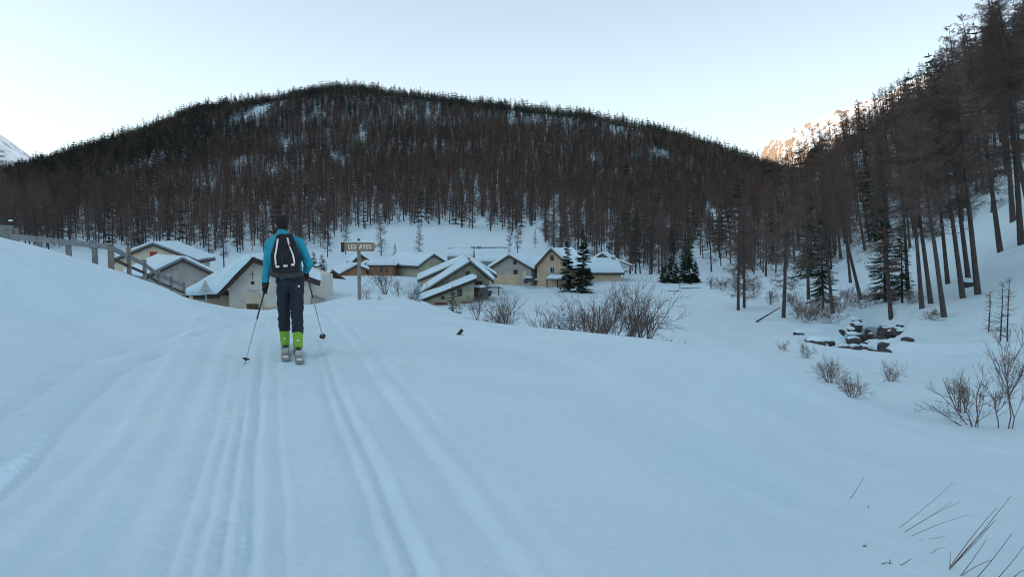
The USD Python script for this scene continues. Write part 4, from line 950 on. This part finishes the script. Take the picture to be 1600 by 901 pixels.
for i, (u, H) in enumerate(((1575, 2.6), (1584, 3.0), (1594, 2.9))):
    bush(u, 20.3, H * .8, ('left', 'middle', 'right')[i] + ' stem of three slim saplings at the right picture edge', 810 + i, 1, .14, r0=.021, kids=6, name='sapling', cat='sapling', up=1.4)
for i, (u, Y, H, lab) in enumerate(((1568, 46, 3.5, 'left one of two thin young larches on the right bank'), (1579, 45.5, 3.7, 'right one of two thin young larches on the right bank'), (1549, 50, 2.6, 'short young larch left of the two thin ones'))):
    tr, cr = larch(820 + i, H, 46, 5, 2, .012, bare=.08, spread=.11, r0=.035); t = thing('young_larch', lab, 'tree', spot(u, Y)); obj('trunk', tr, 'bark', t, smooth=True); obj('crown', cr, 'larch_twigs', t)
r = np.random.default_rng(31)
SCRUB = [(1248, 64, 1.8), (1262, 60, 2.0), (1276, 62, 2.2), (1290, 64, 1.7), (1300, 58, 1.3), (1316, 66, 2.0), (1330, 72, 2.2), (1352, 66, 1.6), (1372, 70, 2.2), (1400, 66, 2.0), (1424, 64, 1.5), (1204, 80, 1.9), (1182, 88, 2.2), (1240, 78, 2.0), (1130, 100, 2.2), (1112, 105, 2.0), (1150, 96, 1.8), (1462, 56, 1.2)]
WORD = ['above the snowy stones left of the stream', 'leaning over the snow left of the stream', 'in the thick of the brush left of the stream', 'below the dark spruce left of the stream', 'on the left edge of the stream boulders', 'just left of the leaning larch', 'at the foot of the leaning larch', 'among the stream boulders', 'over the upper stream boulders',
        'below the bushy spruce', 'on the rounded bank right of the stream', 'behind the slim lone larch', 'behind the small larches of the far meadow', 'in the gap right of the slim lone larch', 'at the far end of the meadow, left of its larches', 'by the far hedge end of the meadow', 'right of the far hedge end of the meadow', 'at the foot of the forward leaning larch']
for i, ((u, Y, H), w_) in enumerate(zip(SCRUB, WORD)): bush(u, Y, H, 'bare dark scrub ' + w_, 840 + i, 9, 1.0, tw=.016)
# young evergreens
def evergreen(u, Y, H, label, seed, snowy=False, slim=.2, group=None, nb=90, nt=16):
    tr, cr = spruce(seed, H, nb, nt, .035 * H ** .5, bare=.03, spread=slim, full=.8); t = thing('young_spruce', label, 'tree', spot(u, Y), 0, group)
    obj('trunk', tr, 'bark', t, smooth=True); obj('crown', cr, 'needles', t)
    if snowy:
        rg = np.random.default_rng(seed); parts = []
        v = cr[0].reshape(-1, 3, 3).mean(1); pick = rg.choice(len(v), min(len(v), 170), replace=False)
        for q in v[pick]:
            m = trimesh.creation.icosphere(0, .055 * H ** .5 * rg.uniform(.5, 1.2)); m.apply_scale([1.5, 1.5, .55]); m.apply_translation(q + [0, 0, .02]); parts.append((np.array(m.vertices), np.array(m.faces)))
        obj('snow', join(parts), 'snow', t, smooth=True)
evergreen(880, 36.5, 1.75, 'small spruce dusted with snow in the shrub row', 901, True, .24)
evergreen(707, 54, 2.3, 'young dark pine with upright branches before the stepped houses', 902, False, .26)
evergreen(652, 60, 1.6, 'small snow laden conifer at the left end of the low front house', 903, True, .34)
evergreen(886, 103, 6.6, 'left and shorter one of two dark spruces before the beige house', 904, False, .18, nb=200, nt=34)
evergreen(911, 102, 8.0, 'right and taller one of two dark spruces before the beige house', 905, False, .19, nb=220, nt=34)
evergreen(617, 142, 4.1, 'dark pointed spruce left of the olive grey house, larger of two', 906, False, .17, nb=120)
evergreen(629, 146, 2.6, 'small dark spruce beside the dark pointed one', 907, False, .17)
evergreen(503, 118, 3.0, 'dark rounded pine just right of the skier', 908, False, .36, nb=130)
evergreen(490, 116, 3.4, 'dark pine half hidden by the skier', 909, False, .28, nb=130)
for i, (u, H) in enumerate(((1037, 2.9), (1047, 3.4), (1057, 3.1), (1068, 3.6), (1078, 3.9), (1087, 3.2))):
    evergreen(u, 116 + (i % 2) * 1.5, H, 'dark conifer in the hedge row behind the low snowy wall, %s from its left' % ('first', 'second', 'third', 'fourth', 'fifth', 'sixth')[i], 910 + i, False, .3, 'dark hedge conifers', nb=200, nt=26)
# single larches out on the meadow behind the village
for u, Y, H, k, lab in ((655, 172, 7.6, 0, 'single brown larch out on the meadow left of the village roofs'), (596, 180, 10.0, 2, 'tall bare larch right above the signpost board'), (808, 172, 7.6, 1, 'larch with full brown crown behind the grey plastered house'),
                        (797, 178, 6.2, 3, 'short larch close left of the full crowned one behind the grey house'), (744, 150, 2.6, 1, 'tiny larch standing in the meadow above the stepped roofs'), (836, 190, 4.6, 3, 'thin young larch on the meadow left of the beige house'), (865, 165, 10.5, 0, 'tall larch behind the beige house'),
                        (540, 190, 8.5, 1, 'larch at the left edge of the upper meadow'), (512, 180, 9.0, 0, 'larch above the dark rounded pine'), (325, 128, 8.0, 1, 'larch standing left behind the chapel roof'), (350, 132, 9.5, 3, 'larch directly behind the chapel roof'), (300, 122, 8.5, 2, 'larch behind the grey barn'), (206, 120, 9.0, 0, 'larch behind the cream house'),
                        (470, 150, 9.5, 3, 'larch behind the right shoulder of the skier'), (985, 140, 9.0, 1, 'larch behind the balcony'), (1015, 136, 8.0, 2, 'larch right of the balcony')):
    place(mid_kinds[k], 'larch_tree', lab, 'tree', spot(u, Y, .1), H / 16.0, (0, 0), u * .7, 'single larches on the meadow')

# --- the stream and its boulders
mat('stream_water', {'g': ('geometry', {}), 'n': ('noise_texture', {'scale': 5.0, 'detail': 4.0}), 'b': ('bump', {'strength': 0.5, 'distance': 0.03}),
    'p': ('principled_bsdf', {'base_color': (0.012, 0.016, 0.018), 'roughness': 0.08})}, [('g.position', 'n.vector'), ('n.fac', 'b.height'), ('b.normal', 'p.normal')])
pv, pf = [], []
S = []
for (a, b) in zip(STREAM[:-1], STREAM[1:]):
    for k in range(8): S.append(a + (b - a) * k / 8)
S = np.array(S); tang = np.gradient(S, axis=0); tang /= np.linalg.norm(tang, axis=1, keepdims=True); nor = np.stack([-tang[:, 1], tang[:, 0]], 1)
zc = np.array([ground(*q) for q in S]); zc = np.convolve(np.pad(zc, 5, mode='edge'), np.ones(11) / 11, 'valid') + .22
for q, n_, z_ in zip(S, nor, zc): pv += [(*(q - n_ * 1.6), z_), (*(q + n_ * 1.6), z_)]
for i in range(len(S) - 1): pf.append([2 * i, 2 * i + 1, 2 * i + 3, 2 * i + 2])
props(raw_mesh('/World/stream', np.array(pv), np.array(pf), None, 'stream_water'), kind='structure')
def boulder(p, rad, label, seed, cap=True, group=None, squash=.65):
    rg = np.random.default_rng(seed); m = trimesh.creation.icosphere(3, 1.0); v = m.vertices
    v = v * (1 + .55 * (meshkit.fbm(v * 1.3 + seed * 3.7, 3, seed) - .5)[:, None]); nrm = np.round(unit(rg.normal(size=(9, 3))), 2)
    for q in nrm:                                                  # knock flat facets into it
        d_ = v @ q; c_ = np.quantile(d_, .955); v = v - np.maximum(0, d_ - c_)[:, None] * q
    v = v * rad * np.array([rg.uniform(.9, 1.35), rg.uniform(.9, 1.2), squash])
    t = thing('boulder', label, 'boulder', p, rg.uniform(0, 6), group)
    obj('rock', (v, m.faces), 'rock_dark', t, smooth=40)
    if cap:
        top = v[v[:, 2] > np.quantile(v[:, 2], .62)]; k = trimesh.creation.icosphere(3, 1.0).vertices
        ext = np.abs(top[:, :2]).max(0); kk = k * [ext[0] * .92, ext[1] * .92, rad * .5]
        kk[:, 2] = np.where(kk[:, 2] < 0, kk[:, 2] * .3, kk[:, 2]); kk += [0, 0, np.quantile(v[:, 2], .8)]
        kk += .5 * rad * (meshkit.noise(k * 1.6 + seed, seed) - .5)[:, None] * np.array([1, 1, .35]); kk[:, :2] += rad * .22 * np.random.default_rng(seed).uniform(-1, 1, 2)
        obj('snow_cap', (kk, trimesh.creation.icosphere(3, 1.0).faces), 'snow', t, smooth=True)
r = np.random.default_rng(17); n_b = 0
HAND = [(1362, 44.5, .55, 'snow capped boulder at the mouth of the stream, left of two'), (1381, 44, .5, 'snow capped boulder at the mouth of the stream, right of two'), (1402, 43.5, .4, 'flat dark stone at the near edge of the rounded bank'), (1421, 48, .33, 'single dark stone on the rounded snow bank'), (1432, 43, .45, 'dark stone at the right end of the stone line'), (1251, 50, .32, 'dark stone in the snow left of the stream'),
        (1523, 44, .55, 'leaning dark stone under the young larches'), (1547, 42.5, .45, 'dark stone left of the earth bank'), (1516, 66, .7, 'snow covered boulder between the thick larch trunks')]
for i, (u, Y, R, lab) in enumerate(HAND): p = spot(u, Y, -.1 * R); boulder(p, R, lab, 40 + i, cap=i in (0, 1, 5, 8))
spots = []
for k in range(150):
    i = r.integers(22, 54); q = S[i] + nor[i] * r.uniform(-2.0, 2.0); R = r.uniform(.18, .58)
    if all(np.hypot(*(q - o[0])) > .75 * (R + o[1]) for o in spots): spots.append((q, R))
for k, (q, R) in enumerate(spots):
    boulder((q[0], q[1], max(ground(q[0], q[1]), zc[np.argmin(np.hypot(*(S - q).T))] - .05) + .3 * R), R, 'dark boulder in the jumble of the stream bed below the leaning larch', 60 + k, k % 3 != 0, 'boulders in the stream bed', .8)
P, Q = spot(1262, 46.5, -.12), spot(1296, 46, -.14); t = thing('log', 'thin dark log lying on the snow left of the stream mouth', 'log', (0, 0, 0)); obj('stem', rod(P, Q, .11, 10, .07), 'bark', t); obj('snow_cap', rod(P + [0, 0, .1], Q + [0, 0, .08], .08, 8, .05), 'snow', t, smooth=True)
P, Q = spot(1184, 60, -.05), spot(1221, 63, -.9); t = thing('log', 'bare branch lying in the snow below the slim lone larch', 'branch', (0, 0, 0)); obj('stem', rod(P, Q, .07, 8, .03), 'bark', t)
# dark undercut earth bank at the right edge
P = at(1552, 568, 40.5); k_ = 30; xs_ = np.linspace(0, 5.5, k_); prof = []
vv = []
for j, x_ in enumerate(xs_):
    e = min(1, j / 4, 1 + 0 * j); h = .42 * e * (1 + .5 * n2(np.array([x_]), np.array([0.]), .9, 5)[0])
    for a_ in np.linspace(-.4, math.pi * .9, 8):
        vv.append((x_, -.5 * math.cos(a_) * e + .05 * math.sin(7 * x_ + a_ * 3), h * math.sin(a_) - .1))
idx = np.arange(k_ * 8).reshape(k_, 8); q = np.stack([idx[:-1, :-1], idx[1:, :-1], idx[1:, 1:], idx[:-1, 1:]], -1).reshape(-1, 4)
t = thing('earth_bank', 'dark strip of bare earth bank under snow at the right picture edge', 'bank', P + [0, 0, -.25]); obj('earth', (np.array(vv), q), 'earth', t, smooth=True)
obj('snow_cap', snow_plane((.2, -.35, .36), (5.5, -.35, .42), (5.5, .9, .45), (.2, .9, .4), .35, 111, 16, 8), 'snow', t, smooth=50)

# --- dry stalks and litter on the near snow at the lower right
def stalks(label, rows, rad, name='dry_stalks', cat='dry plant', m='red_twigs'):
    b0 = on(*rows[0][:2]); t = thing(name, label, cat, b0)
    for k, (u0, v0, u1, v1) in enumerate(rows):
        a = on(u0, v0) - [0, 0, .03]; b = at(u1, v1, a[1] + .06 * ((k % 3) - 1))
        P = np.stack([a + (b - a) * s_ for s_ in np.linspace(0, 1, 6)]); P[:, 2] += .018 * np.sin(np.linspace(0, math.pi, 6)) * (1 if k % 2 else -.6)
        v, f = tube_arrays(P - b0, np.linspace(rad, rad * .45, 6), 5, cap=True); obj('stalk', (v, f), m, t, smooth=True)
    return t
plain('stalk_brown', (0.115, 0.075, 0.055), 0.8, 0.35, 30)
stalks('fan of thin dry stalks bent to the right, upper of two clumps in the corner', [(1399, 824, 1490, 753), (1407, 830, 1502, 782), (1407, 829, 1488, 782), (1415, 836, 1516, 803), (1415, 838, 1477, 837), (1420, 843, 1450, 846), (1434, 852, 1465, 856), (1450, 863, 1476, 854)], .0024, m='stalk_brown')
stalks('clump of long dark dry stalks in the bottom right corner', [(1479, 887, 1580, 774), (1479, 886, 1558, 792), (1480, 885, 1555, 812), (1482, 884, 1553, 815), (1495, 899, 1541, 842), (1484, 891, 1485, 860), (1520, 902, 1582, 832), (1495, 898, 1552, 873), (1553, 902, 1602, 850), (1575, 905, 1604, 888)], .003, m='stalk_brown')
stalks('single thin twig sticking out of the lower right snow', [(1326, 778, 1350, 745), (1335, 769, 1339, 771)], .0035, 'twig', 'twig', 'stalk_brown')
stalks('twig lying flat with small side shoots near the bottom edge', [(1361, 868, 1372, 880), (1370, 879, 1394, 880), (1390, 881, 1424, 872), (1390, 880, 1391, 873)], .004, 'twig', 'twig', 'stalk_brown')
def litter(u, v, label, s, seed):
    p = on(u, v); rg = np.random.default_rng(seed); m = trimesh.creation.icosphere(2, 1.0); m.vertices = m.vertices * (1 + .5 * (meshkit.noise(m.vertices * 2 + seed, seed) - .5)[:, None]) * np.array(s)
    t = thing('leaf_litter', label, 'leaf', p, rg.uniform(0, 3)); obj('leaf', m, 'stalk_brown', t, smooth=True)
    obj('stem', rod((0, 0, 0), (s[0] * 2.0, .004, .01), .0015, 5), 'stalk_brown', t)
litter(1357, 792, 'small brown withered leaf standing in the lower right snow', (.008, .005, .019), 1)
litter(1350, 853, 'small dark brown scrap lying on the snow near the bottom edge', (.024, .014, .006), 2)
P = on(717, 523); t = thing('stub', 'short dark stake end poking out of the white shoulder', 'stake', P); obj('wood', rod((-.09, 0, -.1), (.06, .02, .09), .035, 8, .028), 'wood_dark', t); obj('splinter', rod((.0, .01, .0), (.13, .03, -.02), .016, 6, .008), 'wood_dark', t)

# ------------------------------------------------------------------ the skier
plain('jacket_teal', (0.018, 0.285, 0.40), 0.75, 0.12, 14, 0.25, 60)
plain('trouser_navy', (0.018, 0.022, 0.036), 0.8, 0.25, 12, 0.3, 60)
plain('boot_green', (0.19, 0.38, 0.03), 0.42, 0.08, 10)
plain('boot_dark', (0.03, 0.03, 0.032), 0.5, 0.2, 10)
plain('glove_black', (0.015, 0.015, 0.017), 0.8, 0.2, 20)
plain('hair_dark', (0.012, 0.009, 0.008), 0.7, 0.4, 60, 0.8, 160)
plain('skin', (0.42, 0.25, 0.18), 0.6, 0.08, 20)
plain('pack_black', (0.014, 0.015, 0.02), 0.75, 0.3, 10, 0.3, 50)
plain('pack_grey', (0.055, 0.048, 0.045), 0.8, 0.3, 10, 0.3, 50)
plain('strap_white', (0.66, 0.65, 0.63), 0.7, 0.08, 20)
plain('pole_dark', (0.05, 0.03, 0.03), 0.45, 0.2, 8)
plain('pole_silver', (0.42, 0.43, 0.45), 0.35, 0.1, 8, metallic=0.6)
plain('ski_grey', (0.20, 0.20, 0.21), 0.45, 0.2, 8)
M3 = manifold3d.Manifold
def ball(p, r): return M3.sphere(float(r), 20).translate([float(a) for a in p])
def chain(P, R):
    out = []
    for (a, ra), (b, rb) in zip(zip(P[:-1], R[:-1]), zip(P[1:], R[1:])): out.append(M3.batch_hull([ball(a, ra), ball(b, rb)]))
    return out
def blend(solids, edge=.03, it=12, wrinkle=0.0, wscale=18.0, seed=0, stretch=(1, 1, 1)):
    m = M3.batch_boolean(solids, manifold3d.OpType.Add).refine_to_length(edge); q = m.to_mesh()
    t = trimesh.Trimesh(q.vert_properties[:, :3], q.tri_verts); trimesh.smoothing.filter_taubin(t, .5, -.52, it)
    if wrinkle: t.vertices = t.vertices + t.vertex_normals * (wrinkle * (meshkit.fbm(t.vertices * wscale * np.array(stretch), 3, seed) - .5) * 2)[:, None]
    return t
YS = 10.55
O = at(455, 555, YS); O[2] = ground(O[0], O[1])
def J(u, v, dy=0.0): return at(u, v, YS + dy) - O
DIR = np.array([math.sin(TRACK), math.cos(TRACK), 0]); RT = np.array([math.cos(TRACK), -math.sin(TRACK), 0]); UPV = np.array([0, 0, 1.0])
skier = thing('person', 'skier from behind in a teal jacket, dark trousers and lime green boots', 'person', O)
head, neck, chest = J(441, 352, .12), J(441, 367, .06), J(443, 388, .02)
shl, shr = J(423, 379.5, .03), J(466, 379.5, .03)
ell, elr = J(417, 415, .02), J(482, 411, -.02); hal, har = J(414.5, 446, .06), J(478, 424, .33)
pel = J(452.5, 431, .0); hil, hir = J(444, 437, .0), J(463, 437, .0)
knl, knr = J(443.5, 487, .16), J(464, 490, .04); anl, anr = J(445.5, 538, .16), J(466, 541, -.06)
zf = lambda p: np.array([p[0], p[1], 0.0])
bl, br = J(445.5, 552, .16), J(466, 556, -.06)
gl, gr = ground(*(bl + O)[:2]) - O[2] + .085, ground(*(br + O)[:2]) - O[2] + .085
bl[2], br[2] = gl, gr
body = chain([hal, ell, shl], [.030, .040, .052]) + chain([har, elr, shr], [.030, .040, .052]) + chain([anl, knl, hil], [.042, .055, .082]) + chain([anr, knr, hir], [.042, .055, .082])
body += chain([anl, np.array([*bl[:2], gl + .05]), np.array([*bl[:2], gl + .04]) + DIR * .13], [.042, .04, .032]) + chain([anr, np.array([*br[:2], gr + .05]), np.array([*br[:2], gr + .04]) + DIR * .13], [.042, .04, .032])
body += [M3.batch_hull([ball(hil, .085), ball(hir, .085), ball(pel + [0, 0, .06], .10)]), M3.batch_hull([ball(pel + [0, 0, .08], .11), ball(chest - RT * .07, .10), ball(chest + RT * .07, .10)]), M3.batch_hull([ball(chest - RT * .07, .10), ball(chest + RT * .07, .10), ball(shl, .05), ball(shr, .05), ball(neck - [0, 0, .04], .055)])]
body += chain([neck - [0, 0, .03], head - [0, 0, .03]], [.052, .050])
body += [M3.batch_hull([ball(head + [0, 0, .035] - DIR * .015, .082), ball(head + DIR * .035 - [0, 0, .02], .066), ball(head + DIR * .05 - [0, 0, .075], .036)]), M3.batch_hull([ball(head + DIR * .10 - [0, 0, .01], .009), ball(head + DIR * .113 - [0, 0, .035], .012)]),
         ball(head + DIR * .088 - [0, 0, .068], .02)]
for s in (-1, 1): body.append(M3.batch_hull([ball(head + RT * s * .083 + [0, 0, .02] - DIR * .0, .014), ball(head + RT * s * .080 - [0, 0, .022] + DIR * .004, .010)]))
obj('body', blend(body, .022, 6), 'skin', skier, smooth=True)
hr = [M3.batch_hull([ball(head + [0, 0, .052] - DIR * .02, .088), ball(head + [0, 0, .0] - DIR * .035, .074), ball(head - [0, 0, .055] - DIR * .035, .050), ball(head + [0, 0, .06] + DIR * .035, .068)]), M3.batch_hull([ball(head - [0, 0, .03] - DIR * .03, .066), ball(head - [0, 0, .085] - DIR * .022, .048)]), M3.batch_hull([ball(head + [0, 0, .03] - RT * .045, .048), ball(head + [0, 0, .03] + RT * .045, .048)])]
obj('hair', blend(hr, .014, 4, .010, 30, 3), 'hair_dark', skier, smooth=True)
jk = chain([hal + (ell - hal) * .12, ell, shl + [0, 0, .0]], [.046, .060, .074]) + chain([har + (elr - har) * .15, elr, shr], [.046, .062, .076])
jk += [M3.batch_hull([ball(pel + [0, 0, .02] - RT * .055, .115), ball(pel + [0, 0, .02] + RT * .055, .115), ball(chest - RT * .085, .125), ball(chest + RT * .085, .125)]),
       M3.batch_hull([ball(chest - RT * .085, .122), ball(chest + RT * .085, .122), ball(shl - [0, 0, .005], .072), ball(shr - [0, 0, .005], .072), ball(neck - [0, 0, .02], .07)])] + chain([neck - [0, 0, .02], neck + [0, 0, .035] + DIR * .012], [.072, .062])
obj('jacket', blend(jk, .017, 7, .016, 13, 5, (1, 1, .7)), 'jacket_teal', skier, smooth=True)
def leg(h, k, a, seed):
    bot = a + (k - a) * .24
    return blend(chain([h, k, bot], [.108, .082, .076]) + [ball(bot + (k - bot) * .35, .084), ball(bot + [0, 0, .015], .080)], .018, 4, .013, 16, seed, (.6, .6, 2.2))
tr = [M3.batch_hull([ball(hil, .108), ball(hir, .108), ball(pel + [0, 0, .03] - RT * .04, .118), ball(pel + [0, 0, .03] + RT * .04, .118)])]
for h, k, a in ((hil, knl, anl), (hir, knr, anr)):
    bot = a + (k - a) * .47; tr += chain([h, k, bot], [.105, .080, .074]) + [ball(bot + (k - bot) * .3, .082), ball(bot + (k - bot) * .62, .083), ball(bot + [0, 0, .01], .079)]
obj('trousers', blend(tr, .015, 4, .018, 15, 7, (.6, .6, 2.0)), 'trouser_navy', skier, smooth=True)
obj('pocket_tag', box(*(lambda c: (c[0] - .012, c[0] + .012, c[1] - .006, c[1] + .006, c[2] - .012, c[2] + .012))(J(467, 447, -.118))), 'strap_white', skier)
for nm, (k, a, b, g) in (('l', (knl, anl, bl, gl)), ('r', (knr, anr, br, gr))):
    top = a + (k - a) * .44
    sh = blend([M3.batch_hull([ball(top, .068), ball(a, .060)]), M3.batch_hull([ball(a, .060), ball(np.array([*b[:2], g + .065]) - DIR * .05, .052), ball(np.array([*b[:2], g + .06]) + DIR * .16, .045)])], .016, 3)
    bt = obj('boot', sh, 'boot_green', skier, smooth=True)
    obj('sole', blend([M3.batch_hull([ball(np.array([*b[:2], g + .028]) - DIR * .085, .034), ball(np.array([*b[:2], g + .025]) + DIR * .20, .034)])], .02, 2), 'boot_dark', bt, smooth=True)
    c_ = a + (top - a) * .45 - DIR * .062; obj('buckle', box(c_[0] - .014, c_[0] + .014, c_[1] - .014, c_[1] + .010, c_[2] - .012, c_[2] + .012), 'strap_white', bt)
    c_ = a + (top - a) * .05 - DIR * .060; obj('walk_lever', box(c_[0] - .009, c_[0] + .009, c_[1] - .01, c_[1] + .012, c_[2] - .03, c_[2] + .05), 'boot_dark', bt)
# poles and the gloves that hold them
def pole_line(hand, tip): return unit(tip - hand)
tipl, tipr = at(382.5, 562, 10.15) - O, at(505, 531, 12.0) - O
tipl[2] = ground(*(tipl + O)[:2]) - O[2] + .015; tipr[2] = ground(*(tipr + O)[:2]) - O[2] + .015
gripl, gripr = hal + [0, 0, -.035], har + [0, 0, -.03] + RT * .01
def glove(wrist, grip, axis, seed, side):
    """Palm, four curled fingers of different lengths and a thumb closed round the grip."""
    ax = unit(axis); w2 = unit(wrist - grip); w2 = unit(w2 - ax * (w2 @ ax)) if abs(w2 @ ax) < .95 else unit(np.cross(ax, RT))
    n_ = unit(np.cross(ax, w2)) * side; pc = grip + w2 * .034
    s = [M3.batch_hull([ball(pc - ax * .032, .019), ball(pc + ax * .032, .019), ball(wrist, .030)])]
    for k, ln in enumerate((.9, 1.05, 1.0, .8)):
        o = pc + ax * (-.034 + .0225 * k); c = grip + ax * (-.034 + .0225 * k)
        s += chain([o, c + n_ * .030 * ln + w2 * .012, c - w2 * .026 * ln + n_ * .018, c - w2 * .022 - n_ * .016 * ln], [.0135, .012, .0112, .010])
    s += chain([pc - ax * .034, grip - ax * .040 - n_ * .022 + w2 * .012, grip - ax * .03 - n_ * .020 - w2 * .016], [.015, .013, .011])
    return blend(s, .012, 3)
obj('glove', glove(hal, gripl, tipl - gripl, 1, 1), 'glove_black', skier, smooth=True)
obj('glove', glove(har, gripr, tipr - gripr, 2, -1), 'glove_black', skier, smooth=True)
obj('cuff', blend(chain([hal + (ell - hal) * .02, hal + (ell - hal) * .16], [.045, .049]), .015, 2), 'glove_black', skier, smooth=True)
for lab, grip, tip, cut in (('ski pole in the left hand, dark above and pale below', gripl, tipl, .42), ('ski pole in the right hand, planted ahead of the skier', gripr, tipr, .35)):
    t = thing('ski_pole', lab, 'ski pole', O); d_ = unit(tip - grip); m_ = grip + (tip - grip) * cut
    obj('grip', blend(chain([grip - d_ * .075, grip + d_ * .085], [.020, .0165]), .012, 2), 'glove_black', t, smooth=True)
    obj('upper_shaft', rod(grip + d_ * .07, m_, .0105, 12), 'pole_dark', t); obj('lower_shaft', rod(m_ - d_ * .02, tip - d_ * .05, .0085, 12, .007), 'pole_silver', t)
    obj('tip', rod(tip - d_ * .06, tip + d_ * .05, .006, 8, .002), 'pole_dark', t)
    bk = trimesh.creation.revolve(np.array([[.006, -.012], [.02, -.010], [.046, .004], [.048, .009], [.02, .002], [.006, .004]]), sections=20); T = trimesh.geometry.align_vectors([0, 0, 1], -d_); bk.apply_transform(T); bk.apply_translation(tip - d_ * .055)
    obj('basket', bk, 'boot_dark', t, smooth=40)
    st = trimesh.creation.torus(.055, .006, 20, 6); st.apply_transform(trimesh.geometry.align_vectors([0, 0, 1], RT)); st.apply_scale([1, .5, 1.3]); st.apply_translation(grip - d_ * .05 + [0, 0, -.05]); obj('wrist_strap', st, 'glove_black', t, smooth=True)
# skis
for lab, b in (('left touring ski under the skier', bl), ('right touring ski under the skier, its tail nearer the camera', br)):
    p = b + O; t = thing('ski', lab, 'ski', (p[0], p[1], 0))
    xs_ = np.linspace(-.72, 1.0, 40); wd = .046 + .010 * np.abs((xs_ - .1)) ** 1.2; wd = wd * np.where(xs_ > .88, np.sqrt(np.clip((1.0 - xs_) / .12, .02, 1)), 1) * np.where(xs_ < -.68, np.sqrt(np.clip((xs_ + .74) / .06, .2, 1)), 1)
    gz = np.array([ground(*(p[:2] + DIR[:2] * x_)) for x_ in xs_]); gz = np.polyval(np.polyfit(xs_, gz, 1), xs_) + .018 + .10 * np.clip((xs_ - .72) / .28, 0, 1) ** 2
    v = []
    for x_, w_, z_ in zip(xs_, wd, gz):
        c = DIR * x_; v += [c - RT * w_ + [0, 0, z_], c + RT * w_ + [0, 0, z_], c + RT * w_ * .93 + [0, 0, z_ + .022], c - RT * w_ * .93 + [0, 0, z_ + .022]]
    f = []
    for i in range(39):
        for j in range(4): k = (j + 1) % 4; f.append([4 * i + j, 4 * i + k, 4 * i + 4 + k, 4 * i + 4 + j])
    f += [[3, 2, 1, 0], [156, 157, 158, 159]]
    obj('blade', (np.array(v), np.array(f)), 'ski_grey', t)
    zz_ = np.interp(0, xs_, gz) + .022
    for nm, x_, h_, m_ in (('heel_piece', -.135, .062, 'pole_silver'), ('toe_piece', .24, .04, 'boot_dark')):
        c = DIR * x_; q = trimesh.creation.box([.075, .085, h_]); q.apply_transform(trimesh.transformations.rotation_matrix(-TRACK, [0, 0, 1])); q.apply_translation(c + [0, 0, zz_ + h_ / 2]); obj(nm, q, m_, t)
    q = trimesh.creation.box([.07, .16, .006]); q.apply_transform(trimesh.transformations.rotation_matrix(-TRACK, [0, 0, 1])); q.apply_translation(-DIR * .55 + [0, 0, np.interp(-.55, xs_, gz) + .026]); obj('tail_patch', q, 'strap_white', t)
# backpack
pk = thing('backpack', 'black backpack with white straps and a grey hip belt worn by the skier', 'backpack', O)
bk_ = lambda u, v, dy=0.0: J(u, v, -.20 + dy)
main = M3.batch_hull([ball(bk_(439, 374), .052), ball(bk_(453, 374), .052), ball(bk_(431, 400, -.02), .07), ball(bk_(461, 400, -.02), .07), ball(bk_(433, 419, -.01), .075), ball(bk_(460, 419, -.01), .075), ball(bk_(436, 376, .12), .05), ball(bk_(455, 376, .12), .05), ball(bk_(433, 418, .1), .06), ball(bk_(460, 418, .1), .06)])
obj('main_bag', blend([main], .025, 4, .008, 14, 9), 'pack_black', pk, smooth=True)
obj('lid', blend([M3.batch_hull([ball(bk_(437, 371, -.005), .050), ball(bk_(453, 371, -.005), .050), ball(bk_(436, 379, -.02), .040), ball(bk_(454, 379, -.02), .040)])], .02, 3, .006, 16, 11), 'pack_black', pk, smooth=True)
obj('hip_belt', blend([M3.batch_hull([ball(bk_(430, 427, .04), .062), ball(bk_(463, 427, .04), .062), ball(bk_(431, 424, .0), .05), ball(bk_(462, 424, .0), .05)])] + chain([bk_(428, 427, .06), bk_(424, 427, .20)], [.05, .04]) + chain([bk_(465, 427, .06), bk_(471, 427, .20)], [.05, .04]), .02, 4, .006, 16, 12), 'pack_grey', pk, smooth=True)
def ribbon(pts, w, name, m):
    P = np.array([bk_(*q) for q in pts]); S_ = np.linspace(0, 1, 14); P = np.stack([np.interp(S_, np.linspace(0, 1, len(P)), P[:, k]) for k in range(3)], 1)
    for k in (1, 2): P[1:-1] = (P[:-2] + P[1:-1] * 2 + P[2:]) / 4
    v = [];
    for i, q in enumerate(P):
        for a, b in ((-1, 0), (1, 0), (1, 1), (-1, 1)): v.append(q + RT * a * w / 2 - DIR * (.0 + .008 * b))
    f = []
    for i in range(13):
        for j in range(4): k = (j + 1) % 4; f.append([4 * i + j, 4 * i + 4 + j, 4 * i + 4 + k, 4 * i + k])
    f += [[0, 1, 2, 3], [52 + 3, 52 + 2, 52 + 1, 52]]
    obj(name, (np.array(v), np.array(f)), m, pk, smooth=40)
ribbon([(434, 373, -.062), (432.5, 386, -.082), (429.5, 400, -.098), (431, 414, -.092)], .021, 'strap', 'strap_white')
ribbon([(449, 371, -.062), (452, 384, -.082), (458, 398, -.098), (460, 411, -.094)], .021, 'strap', 'strap_white')
for (u, v, w) in ((433.5, 416.3, .045), (446, 415.2, .05), (457.5, 413.3, .045)):
    c = bk_(u, v, -.100); q = trimesh.creation.box([w, .022, .026]); q.apply_transform(trimesh.transformations.rotation_matrix(-TRACK, [0, 0, 1])); q.apply_translation(c); obj('patch', q, 'strap_white', pk)
c = bk_(452.5, 383, -.098); q = trimesh.creation.box([.018, .01, .03]); q.apply_translation(c); obj('zip_tag', q, 'red_paint', pk)
obj('side_loop', blend(chain([bk_(441, 398, -.088), bk_(442, 412, -.09)], [.008, .008]), .015, 1), 'pack_grey', pk, smooth=True)
